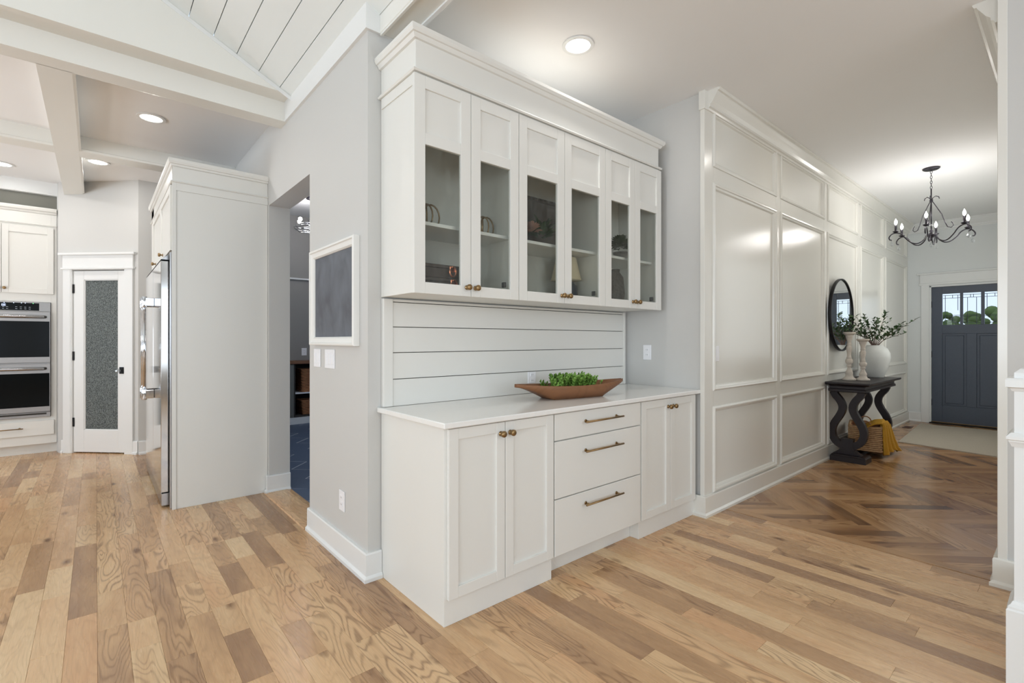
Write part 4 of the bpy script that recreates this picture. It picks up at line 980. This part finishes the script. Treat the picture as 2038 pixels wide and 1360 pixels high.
q = MB(); sqm(q, nx0, nx1, ny0, ny1, [(0, 1.092), (.006, 1.093), (.010, 1.103), (.022, 1.108), (.022, 1.134), (.018, 1.140), (0, 1.141)]); obj('cap_molding', q, 'trim', c)
q = MB(); sqm(q, nx0, nx1, ny0, ny1, [(0, 1.141), (0, 1.160), (-.014, 1.174)]); obj('cap_block', q, 'trim', c)
mb = MB(); mb.bev((2.50, -.6, 0), (3.595, .185, .032), .004) if False else None

# ------------------------------------------------------------------ console table
c = thing('console_table', 'dark espresso console table with curved lyre legs against the panelled hall wall', 'table', (6.5, 1.55, 0))
tx0, tx1, ty0, ty1 = 5.862, 7.195, 1.352, 1.742
q = MB(); sqm(q, tx0+.045, tx1-.045, ty0+.045, ty1-.005, [(0, .806), (.030, .812), (.040, .818), (.045, .824), (.045, .838), (.042, .840)])
V = q.v; q.v = [(x, min(y, 1.744), z) for x, y, z in V]; obj('tabletop', q, 'esp', c)
q = MB(); sqm(q, tx0+.07, tx1-.07, ty0+.06, ty1-.03, [(0, .735), (.018, .742), (.018, .765), (.006, .770), (.006, .795), (.016, .804), (.016, .808), (0, .808)]); q.v = [(x, min(y, 1.735), z) for x, y, z in q.v]; obj('apron', q, 'esp', c)
def legpath(s, yc):                                   # lyre leg in the y-z plane, s = -1 towards the room
    P = [(.130, .735), (.110, .690), (.072, .640), (.048, .585), (.050, .530), (.078, .465), (.118, .395), (.142, .325), (.138, .255), (.108, .200), (.060, .165), (.02, .150)]
    out = []
    for i in range(len(P)-1):                         # Catmull-Rom smoothing
        p0, p1, p2, p3 = P[max(i-1, 0)], P[i], P[i+1], P[min(i+2, len(P)-1)]
        for k in range(3):
            t = k/3; out.append(tuple(.5*((2*p1[j])+(-p0[j]+p2[j])*t+(2*p0[j]-5*p1[j]+4*p2[j]-p3[j])*t*t+(-p0[j]+3*p1[j]-3*p2[j]+p3[j])*t**3) for j in (0, 1)))
    out.append(P[-1]); return [(yc+s*a, z) for a, z in out]
YC = 1.585
for xc in (6.045, 7.035):
    for s in (-1, 1):
        P = legpath(s, YC); q = MB(); V = []; F = []; n = len(P); hw_ = .033
        for i, (y, z) in enumerate(P):
            a = Vector(P[max(i-1, 0)]); b = Vector(P[min(i+1, n-1)]); t = (b-a).normalized(); m_ = Vector((-t.y, t.x)); w = hw_*(1.0 if i < n*.8 else 1.05)
            for dx_ in (-.03, .03):
                for sg in (-1, 1):
                    V.append((xc+dx_, min(y+m_.x*w*sg, 1.742), z+m_.y*w*sg))
        for i in range(n-1):
            a = i*4; b = a+4
            F += [(a, a+1, b+1, b), (a+2, b+2, b+3, a+3), (a, b, b+2, a+2), (a+1, a+3, b+3, b+1)]
        F += [(0, 2, 3, 1), ((n-1)*4, (n-1)*4+1, (n-1)*4+3, (n-1)*4+2)]
        q.add(V, F); obj('leg', q, 'esp', c)
    q = MB(); pts = [(-.055, .235), (.055, .235), (.052, .150), (.075, .112), (.130, .072), (-.130, .072), (-.075, .112), (-.052, .150)]
    V = [(xc-.034, YC+a, z) for a, z in pts]+[(xc+.034, YC+a, z) for a, z in pts]; n = len(pts)
    q.add(V, [tuple(range(n)), tuple(range(2*n-1, n-1, -1))]+[(i, n+i, n+(i+1) % n, (i+1) % n) for i in range(n)]); obj('pedestal', q, 'esp', c)
    q = MB(); sqm(q, xc-.075, xc+.12, 1.42, 1.715, [(.012, 0), (.012, .052), (.004, .060), (0, .070), (-.01, .072)]); q.v = [(x, min(y, 1.729), z) for x, y, z in q.v]; obj('plinth', q, 'esp', c)
q = MB(); q.bev((6.16, 1.53, .012), (6.96, 1.63, .050), .003); obj('stretcher', q, 'esp', c)

# ---- things on the table
def candlestick(lab, x, y, h):
    c = thing('candlestick', lab, 'candlestick', (x, y, .8405)); k = h/.53
    P = [(.062, 0), (.064, .012), (.060, .022), (.040, .034), (.036, .050), (.033, .060), (.038, .075), (.030, .098), (.019, .125), (.017, .145), (.024, .152), (.026, .160), (.018, .168), (.031, .185), (.037, .208), (.030, .230), (.020, .238), (.027, .246), (.020, .254), (.019, .290), (.026, .330), (.028, .355), (.022, .375), (.018, .382), (.026, .392), (.020, .402), (.020, .425), (.030, .455), (.034, .478), (.040, .492)]
    q = MB(); q.lathe((x, y, .8405+.02*0), [(r, z*k) for r, z in P], 24); obj('turned_stem', q, 'candle', c)
    q = MB(); q.lathe((x, y, .8405), [(.040, .492*k), (.055, .505*k), (.060, .515*k), (.058, .526*k), (.02, .522*k)], 24); obj('candle_cup', q, 'candle', c)
candlestick('taller whitewashed turned candlestick on the console table', 6.245, 1.625, .53)
candlestick('shorter whitewashed turned candlestick on the console table, beside the vase', 6.330, 1.520, .455)
c = thing('vase', 'large round white ceramic vase on the console table', 'vase', (6.985, 1.562, .8405))
q = MB(); vx, vy = 6.985, 1.562
q.lathe((vx, vy, .8405), [(.085, 0), (.090, .008), (.118, .085), (.142, .170), (.152, .235), (.148, .285), (.125, .335), (.095, .362), (.082, .370), (.080, .378), (.074, .378), (.074, .360), (.10, .33)], 40); obj('body', q, 'ceramic', c)
br = thing('leafy_branches', 'spreading green leafy branches standing in the white vase', 'plant', (vx, vy, 1.10)); rnd = random.Random(5)
CFv = Vector((CF.x, CF.y, 0)); CRv = Vector((CR.x, CR.y, 0))
targets = [(-.46, -.05, .16), (-.42, .02, .28), (-.36, -.10, .22), (-.28, .06, .33), (-.22, -.08, .14), (-.12, .02, .36), (-.05, -.10, .26), (.03, .05, .30), (.05, -.06, .18), (.16, .03, .37), (.22, -.08, .20), (.33, .02, .24), (.34, -.04, .13), (.48, -.05, .31), (.20, .05, .12), (-.16, -.12, .22), (-.30, -.02, .12)]
lv = MB()
for ti, (r_, f_, h_) in enumerate(targets):
    p0 = Vector((vx, vy, 1.15)); p3 = Vector((vx, vy, 1.235))+CRv*r_+CFv*f_+Vector((0, 0, h_))
    if p3.y > 1.72: p3.y = 1.72-.02*rnd.random()
    p1 = p0+Vector((0, 0, .16))+(CRv*r_+CFv*f_)*.15; p2 = p0.lerp(p3, .65)+Vector((0, 0, .03))
    pts = []
    for k in range(11):
        t = k/10; pts.append(p0*(1-t)**3+p1*3*t*(1-t)**2+p2*3*t*t*(1-t)+p3*t**3)
    q = MB(); q.tube(pts, [.004-.0026*k/10 for k in range(11)], 5); obj('branch', q, 'stem', br)
    sub = [pts]
    for s_ in range(2):
        k = rnd.randint(4, 8); b = pts[k]; d = (pts[k]-pts[k-1]).normalized()*.08+Vector((rnd.uniform(-.07, .07), rnd.uniform(-.06, .03), rnd.uniform(-.03, .07))); sub.append([b, b+d*.6, b+d])
    for S in sub:
        m_ = len(S)
        for k in range(1, m_):
            if S is pts and k < 4: continue
            d = (S[k]-S[k-1]).normalized()
            for sg in range(2 if S is pts else 3):
                a = rnd.random()*2*PI; sd = Vector((math.cos(a), math.sin(a), rnd.uniform(-.2, .6))); pp = S[k].lerp(S[k-1], rnd.random()); dd = (d*.7+sd*.8)
                tipy = pp.y+dd.normalized().y*.05
                if tipy > 1.742: dd.y = -abs(dd.y)
                lv.leaf(pp, dd, (0, 0, 1), rnd.uniform(.035, .055), rnd.uniform(.018, .026))
obj('foliage', lv, 'leaf', br, kind='stuff')
# mirror
c = thing('wall_mirror', 'round mirror in a thin black frame on the panelled hall wall', 'mirror', (6.34, 1.74, 1.16)); mc = (6.345, 1.7445, 1.560); R_ = .405
q = MB(); q.lathe(mc, [(R_-.003, .004), (R_, .008), (R_, .034), (R_-.003, .036), (R_-.014, .036), (R_-.016, .034), (R_-.016, .022)], 72, (0, -1, 0)); q.f = [f for f in q.f if len(f) == 4]; q.fm = q.fm[:len(q.f)]; q.smooth = q.smooth[:len(q.f)]; obj('frame', q, 'blackm', c)
q = MB(); q.lathe(mc, [(R_-.015, .006), (R_-.015, .024)], 72, (0, -1, 0), sm=False); obj('mirror_glass', q, 'mirror', c)

# ---- basket and throw under the table
ba = math.radians(13)
BO = Matrix.Translation((6.362, 1.362, .0)) @ Matrix.Rotation(ba, 4, 'Z')    # local x along the long side, y towards the wall
bl, bw, bh, bz = .40, .285, .265, .075
c = thing('wicker_basket', 'square woven seagrass basket under the console table', 'basket', tuple(BO @ Vector((bl/2, bw/2, bz))))
q = MB(); q.box((.012, .012, bz), (bl-.012, bw-.012, bz+.012)); q.box((.012, .012, bz), (.020, bw-.012, bz+bh-.01)); q.box((bl-.02, .012, bz), (bl-.012, bw-.012, bz+bh-.01)); q.box((.02, .012, bz), (bl-.02, .020, bz+bh-.01)); q.box((.02, bw-.02, bz), (bl-.02, bw-.012, bz+bh-.01)); obj('lining', q, 'seagrassd', c, xf=BO)
q = MB(); rws = 13
for r in range(rws):
    z = bz+.010+(bh-.02)*r/(rws-1); pts = []; per = [(0, 0), (bl, 0), (bl, bw), (0, bw)]
    for e in range(4):
        A = Vector(per[e]); B = Vector(per[(e+1) % 4]); L_ = (B-A).length; n_ = int(L_/.012); nrm = Vector(((B-A).y, -(B-A).x)).normalized()
        for k in range(n_):
            t = k/n_; off = .0045*math.sin(t*L_/.030*PI+(r % 2)*PI); p = A.lerp(B, t)+nrm*off; pts.append((p.x, p.y, z+.0015*math.sin(k*1.7+r)))
    q.tube(pts, .0095, 6, closed=True)
obj('weave', q, 'seagrass', c, xf=BO, kind='stuff')
q = MB(); q.tube([(0, 0, bz+bh), (bl, 0, bz+bh), (bl, bw, bz+bh), (0, bw, bz+bh)], .012, 8, closed=True); obj('rim', q, 'seagrass', c, xf=BO)
for xx in (0, bl):
    q = MB(); q.tube([(xx, bw*.5+.055*math.cos(a), bz+bh+.062*math.sin(a)) for a in [PI*k/12 for k in range(13)]], .006, 8); obj('handle', q, 'seagrassd', c, xf=BO)
c = thing('throw_blanket', 'mustard yellow throw draped over the edge of the wicker basket', 'blanket', tuple(BO @ Vector((bl*.7, -.05, 0))))
q = MB(); NU, NV = 44, 40; V = []; F = []
path = [(.20, .20), (.17, .265), (.12, .32), (.06, .352), (.0, .362), (-.035, .345), (-.055, .30), (-.070, .22), (-.085, .13), (-.105, .05), (-.125, .014)]
def pth(t):
    u = t*(len(path)-1); i = min(int(u), len(path)-2); f = u-i; a, b = path[i], path[i+1]; return a[0]+(b[0]-a[0])*f, a[1]+(b[1]-a[1])*f
for j in range(NV+1):
    t = j/NV; yy, zz = pth(t); wd_ = 0
    for i in range(NU+1):
        s = i/NU-.5; xl = -.022+.03*t; xr = .22+.30*t**1.3; xx = xl+(xr-xl)*(s+.5)
        fold = (.013*math.sin(s*26+1.2*t)+.007*math.sin(s*53+3))*min(1, t*1.8+.2)
        z2 = zz+.018+(fold*.8 if t < .45 else 0)-.05*max(0, abs(s)-.3)*(1 if t < .5 else 0); y2 = yy-(fold if t > .35 else 0)
        y2 = yy*(1 if yy > 0 else (.12+1.35*(s+.5)))-(fold if t > .35 else 0)
        if t > .85: z2 = max(z2+.03*abs(s)*2*math.sin(9*s+1)*(t-.85)*6, .012)
        V.append((xx, y2, z2+bz*.25))
for j in range(NV):
    for i in range(NU): F.append((j*(NU+1)+i, j*(NU+1)+i+1, (j+1)*(NU+1)+i+1, (j+1)*(NU+1)+i))
q.add(V, F, True); to = obj('cloth', q, 'throw', c, xf=BO)
md = to.modifiers.new('thickness', 'SOLIDIFY'); md.thickness = .012; md.offset = 1

# ---- rug, floor register
q = MB(); q.prism([(7.61, 1.46), (9.48, 1.555), (9.60, .34), (7.40, .34)], .0, .012)
tag(obj('area_rug', q, 'rug'), 'beige flat-woven rug on the oak floor inside the front door', 'rug')
q = MB(); q.prism([(8.93, 1.575), (9.15, 1.575), (9.15, 1.67), (8.93, 1.67)], .0, .004); fv = obj('floor_register', q, 'boxleather'); tag(fv, 'brown floor vent register by the wall near the front door', 'vent')
for k in range(6):
    q = MB(); q.box((8.945+k*.033, 1.585, .004), (8.965+k*.033, 1.66, .0055)); obj('louvre', q, 'stem', fv)

# ------------------------------------------------------------------ chandelier
HX, HY = 6.68, 1.005
c = thing('chandelier', 'six-light dark iron chandelier with crystal drops in the entry', 'chandelier', (HX, HY, CEIL_H-.02))
q = MB(); q.lathe((HX, HY, CEIL_H-.022), [(.02, 0), (.060, .004), (.072, .012), (.074, .0215)], 32); obj('canopy', q, 'iron', c)
q = MB()
for k in range(7):
    z = CEIL_H-.035-k*.027; ln_ = [(HX+(.008*math.cos(a) if k % 2 else 0), HY+(0 if k % 2 else .008*math.cos(a)), z-.006+.016*math.sin(a)) for a in [2*PI*i/10 for i in range(10)]]; q.tube(ln_, .0026, 5, closed=True)
obj('chain', q, 'iron', c)
HZ = 2.40
q = MB(); q.tube([(HX, HY, CEIL_H-.22), (HX, HY, HZ)], .006, 8)
q.lathe((HX, HY, HZ-.075), [(.004, 0), (.014, .010), (.010, .022), (.022, .035), (.050, .045), (.052, .066), (.030, .074), (.012, .084), (.018, .10), (.008, .12), (.007, .15)], 20)
q.lathe((HX, HY, HZ+.325), [(.006, 0), (.015, .012), (.015, .028), (.006, .04)], 12); obj('centre_column', q, 'iron', c)
q = MB(); q.sphere((HX, HY, HZ+.085), .020, 8, 6); obj('crystal_ball', q, 'crystal', c)
def drop(x, y, z):
    q = MB(); q.lathe((x, y, z-.052), [(.001, -.012), (.015, -.004), (.019, .010), (.013, .026), (.005, .040), (.001, .046)], 8, sm=False); q.sphere((x, y, z-.002), .0045, 6, 5); obj('crystal_drop', q, 'crystal', c, label='clear teardrop crystal')
lat = CRv; dep = CFv
for k in range(6):
    th_ = math.radians(-18+60*k); d = lat*math.cos(th_)+dep*math.sin(th_)
    def A(r, z): return Vector((HX, HY, 0))+d*r+Vector((0, 0, z))
    P = [A(.045, HZ-.020), A(.07, HZ-.065), A(.115, HZ-.095), A(.165, HZ-.088), A(.215, HZ-.045), A(.255, HZ+.005), A(.300, HZ+.028), A(.345, HZ+.018), A(.372, HZ-.015), A(.366, HZ-.042), A(.348, HZ-.046)]
    S = []
    for i in range(len(P)-1):
        p0, p1, p2, p3 = P[max(i-1, 0)], P[i], P[i+1], P[min(i+2, len(P)-1)]
        for t in (0, .33, .66): S.append(.5*((2*p1)+(-p0+p2)*t+(2*p0-5*p1+4*p2-p3)*t*t+(-p0+3*p1-3*p2+p3)*t**3))
    S.append(P[-1]); q = MB(); q.tube(S, .0062, 8); arm = obj('arm', q, 'iron', c)
    b = A(.312, HZ+.028)
    q = MB(); q.lathe(b, [(.004, 0), (.022, .008), (.030, .018), (.028, .019), (.012, .014), (.0115, .022), (.0115, .085), (.005, .086)], 16); obj('candle_sleeve', q, 'iron', arm)
    q = MB(); q.lathe(b+Vector((0, 0, .086)), [(.006, 0), (.012, .014), (.0145, .028), (.010, .045), (.003, .060), (.001, .066)], 12); obj('bulb', q, 'bulb', arm, label='glowing candle bulb')
    l = D.lights.new('candle_lamp', 'POINT'); l.energy = 2.0; l.color = (1, .97, .95); l.shadow_soft_size = .03; lo = D.objects.new('candle_lamp', l); lo.location = b+Vector((0, 0, .16)); COL.objects.link(lo)
    e = A(.350, HZ-.050); drop(e.x, e.y, e.z)
    if k % 2 == 0:
        P = [A(.004, HZ+.345), A(.05, HZ+.29), A(.10, HZ+.20), A(.135, HZ+.10), A(.165, HZ+.065), A(.21, HZ+.055)]
        q = MB(); q.tube([A(.17, HZ+.115), A(.185, HZ+.10), A(.19, HZ+.075), A(.17, HZ+.055), A(.14, HZ+.065), A(.12, HZ+.11), A(.09, HZ+.20), A(.045, HZ+.28), A(.008, HZ+.345), A(.012, HZ+.375), A(.04, HZ+.395), A(.065, HZ+.385), A(.07, HZ+.365)], .004, 6); obj('scroll', q, 'iron', c)
drop(HX, HY, HZ-.078)

# ------------------------------------------------------------------ mud room seen through the doorway
c = thing('mudroom_cabinet', 'grey-green built-in bench cabinet with wood top and open cubbies in the mudroom', 'cabinet', (2.4, 7.93, 0))
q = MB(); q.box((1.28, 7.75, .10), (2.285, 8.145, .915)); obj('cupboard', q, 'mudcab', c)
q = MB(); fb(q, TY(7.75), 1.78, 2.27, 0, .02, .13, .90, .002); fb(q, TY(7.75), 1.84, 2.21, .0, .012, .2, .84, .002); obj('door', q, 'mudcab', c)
q = MB(); q.box((2.285, 7.75, .10), (2.305, 8.145, .915)); q.box((2.305, 7.75, .10), (3.9, 8.145, .125)); q.box((2.305, 8.12, .125), (3.9, 8.145, .915)); q.box((3.0, 7.75, .125), (3.02, 8.12, .915)); obj('cubby', q, 'dark', c)
q = MB(); q.bev((2.305, 7.75, .455), (3.0, 8.12, .475), .001); obj('shelf', q, 'plate', c)
q = MB(); q.box((2.22, 7.72, 0), (3.9, 8.1, .10)); obj('toe_kick', q, 'trim', c)
q = MB(); q.bev((1.28, 7.71, .915), (3.92, 8.145, .955), .003); obj('worktop', q, 'bowlwood', c)
for nm, z0_, hh, lab in (('storage_basket', .476, .36, 'brown wicker basket on the upper cubby shelf in the mudroom'), ('storage_basket', .126, .22, 'brown wicker basket on the lower cubby floor in the mudroom')):
    t = thing(nm, lab, 'basket', (2.62, 7.93, z0_)); q = MB(); n_ = int(hh/.022)
    for r in range(n_):
        f_ = 1-.12*(1-r/n_)*(1 if hh < .3 else .3); w2, d2_ = .19*f_, .15*f_; pts = []; per = [(-w2, -d2_), (w2, -d2_), (w2, d2_), (-w2, d2_)]
        for e in range(4):
            A_ = Vector(per[e]); B_ = Vector(per[(e+1) % 4]); nr = Vector(((B_-A_).y, -(B_-A_).x)).normalized()
            for k in range(12): p = A_.lerp(B_, k/12)+nr*.005*math.sin(k*PI/1.5+r*PI); pts.append((2.60+p.x, 7.93+p.y, z0_+.012+r*.022))
        q.tube(pts, .0125, 6, closed=True)
    q.box((2.60-.15, 7.93-.11, z0_+.002), (2.60+.15, 7.93+.11, z0_+.012)); obj('weave', q, 'seagrassd', t, kind='stuff')
q = MB(); q.bev((1.3, 8.115, 2.245), (3.9, 8.149, 2.272), .002); tag(obj('ledge_rail', q, 'trim'), 'thin white ledge rail high on the dark mudroom wall', 'shelf')
c = thing('ceiling_fixture', 'flush crystal ring ceiling light with bare bulbs seen through the doorway', 'ceiling light', (2.28, 6.95, 2.85))
q = MB(); q.lathe((2.28, 6.95, 3.24), [(.07, 0), (.07, .03)], 20); q.tube([(2.28, 6.95, 3.25), (2.28, 6.95, 2.90)], .008, 8); q.lathe((2.28, 6.95, 2.88), [(.02, 0), (.05, .01), (.05, .03), (.01, .04)], 14)
for k in range(6): a = k*PI/3; q.tube([(2.28, 6.95, 2.89), (2.28+.19*math.cos(a), 6.95+.19*math.sin(a), 2.90)], .005, 6)
obj('stem', q, 'iron', c)
for rr, zz in ((.20, 2.86), (.22, 2.83), (.18, 2.80)):
    q = MB(); q.tube([(2.28+rr*math.cos(a), 6.95+rr*math.sin(a), zz+.008*math.sin(5*a)) for a in [2*PI*k/36 for k in range(36)]], .007, 6, closed=True); obj('ring', q, 'chrome', c)
for k in range(6):
    a = k*PI/3+.3; q = MB(); q.sphere((2.28+.17*math.cos(a), 6.95+.17*math.sin(a), 2.93), .026, 10, 8); obj('bulb', q, 'bulb', c)
    
l = D.lights.new('fixture_lamp', 'POINT'); l.energy = 22; l.color = (.98, .95, 1); l.shadow_soft_size = .12; lo = D.objects.new('fixture_lamp', l); lo.location = (2.28, 6.95, 3.05); COL.objects.link(lo)

# ------------------------------------------------------------------ outdoors beyond the front door
mb = MB(); mb.box((9.96, -30, -.35), (80, 30, -.25)); o = struct('ground', mb, 'grass')
rnd = random.Random(9)
for x, y, s, lab in ((40, 5.35, .80, 'low green tree outside, beyond the left pane of the front door'), (42, 4.15, .74, 'low green tree outside, beyond the middle pane of the front door'), (40, 2.85, .78, 'low green tree outside, beyond the right pane of the front door'), (42, 7.3, .9, 'low green tree outside, left of the front door panes'), (42, 1.0, .8, 'low green tree outside, right of the front door panes')):
    c = thing('distant_tree', lab, 'tree', (x, y, -.25), 'trees outside the front door'); q = MB()
    for k in range(60):
        q.sphere((x+rnd.uniform(-.5, .5), y+rnd.uniform(-.50, .50)*s/.8, .3+rnd.uniform(0, 3.5)*s), rnd.uniform(.18, .34), 9, 6)
    obj('crown', q, 'bush', c); q = MB(); q.tube([(x, y, -.27), (x, y, 1.2)], .09, 8); obj('trunk', q, 'stem', c)
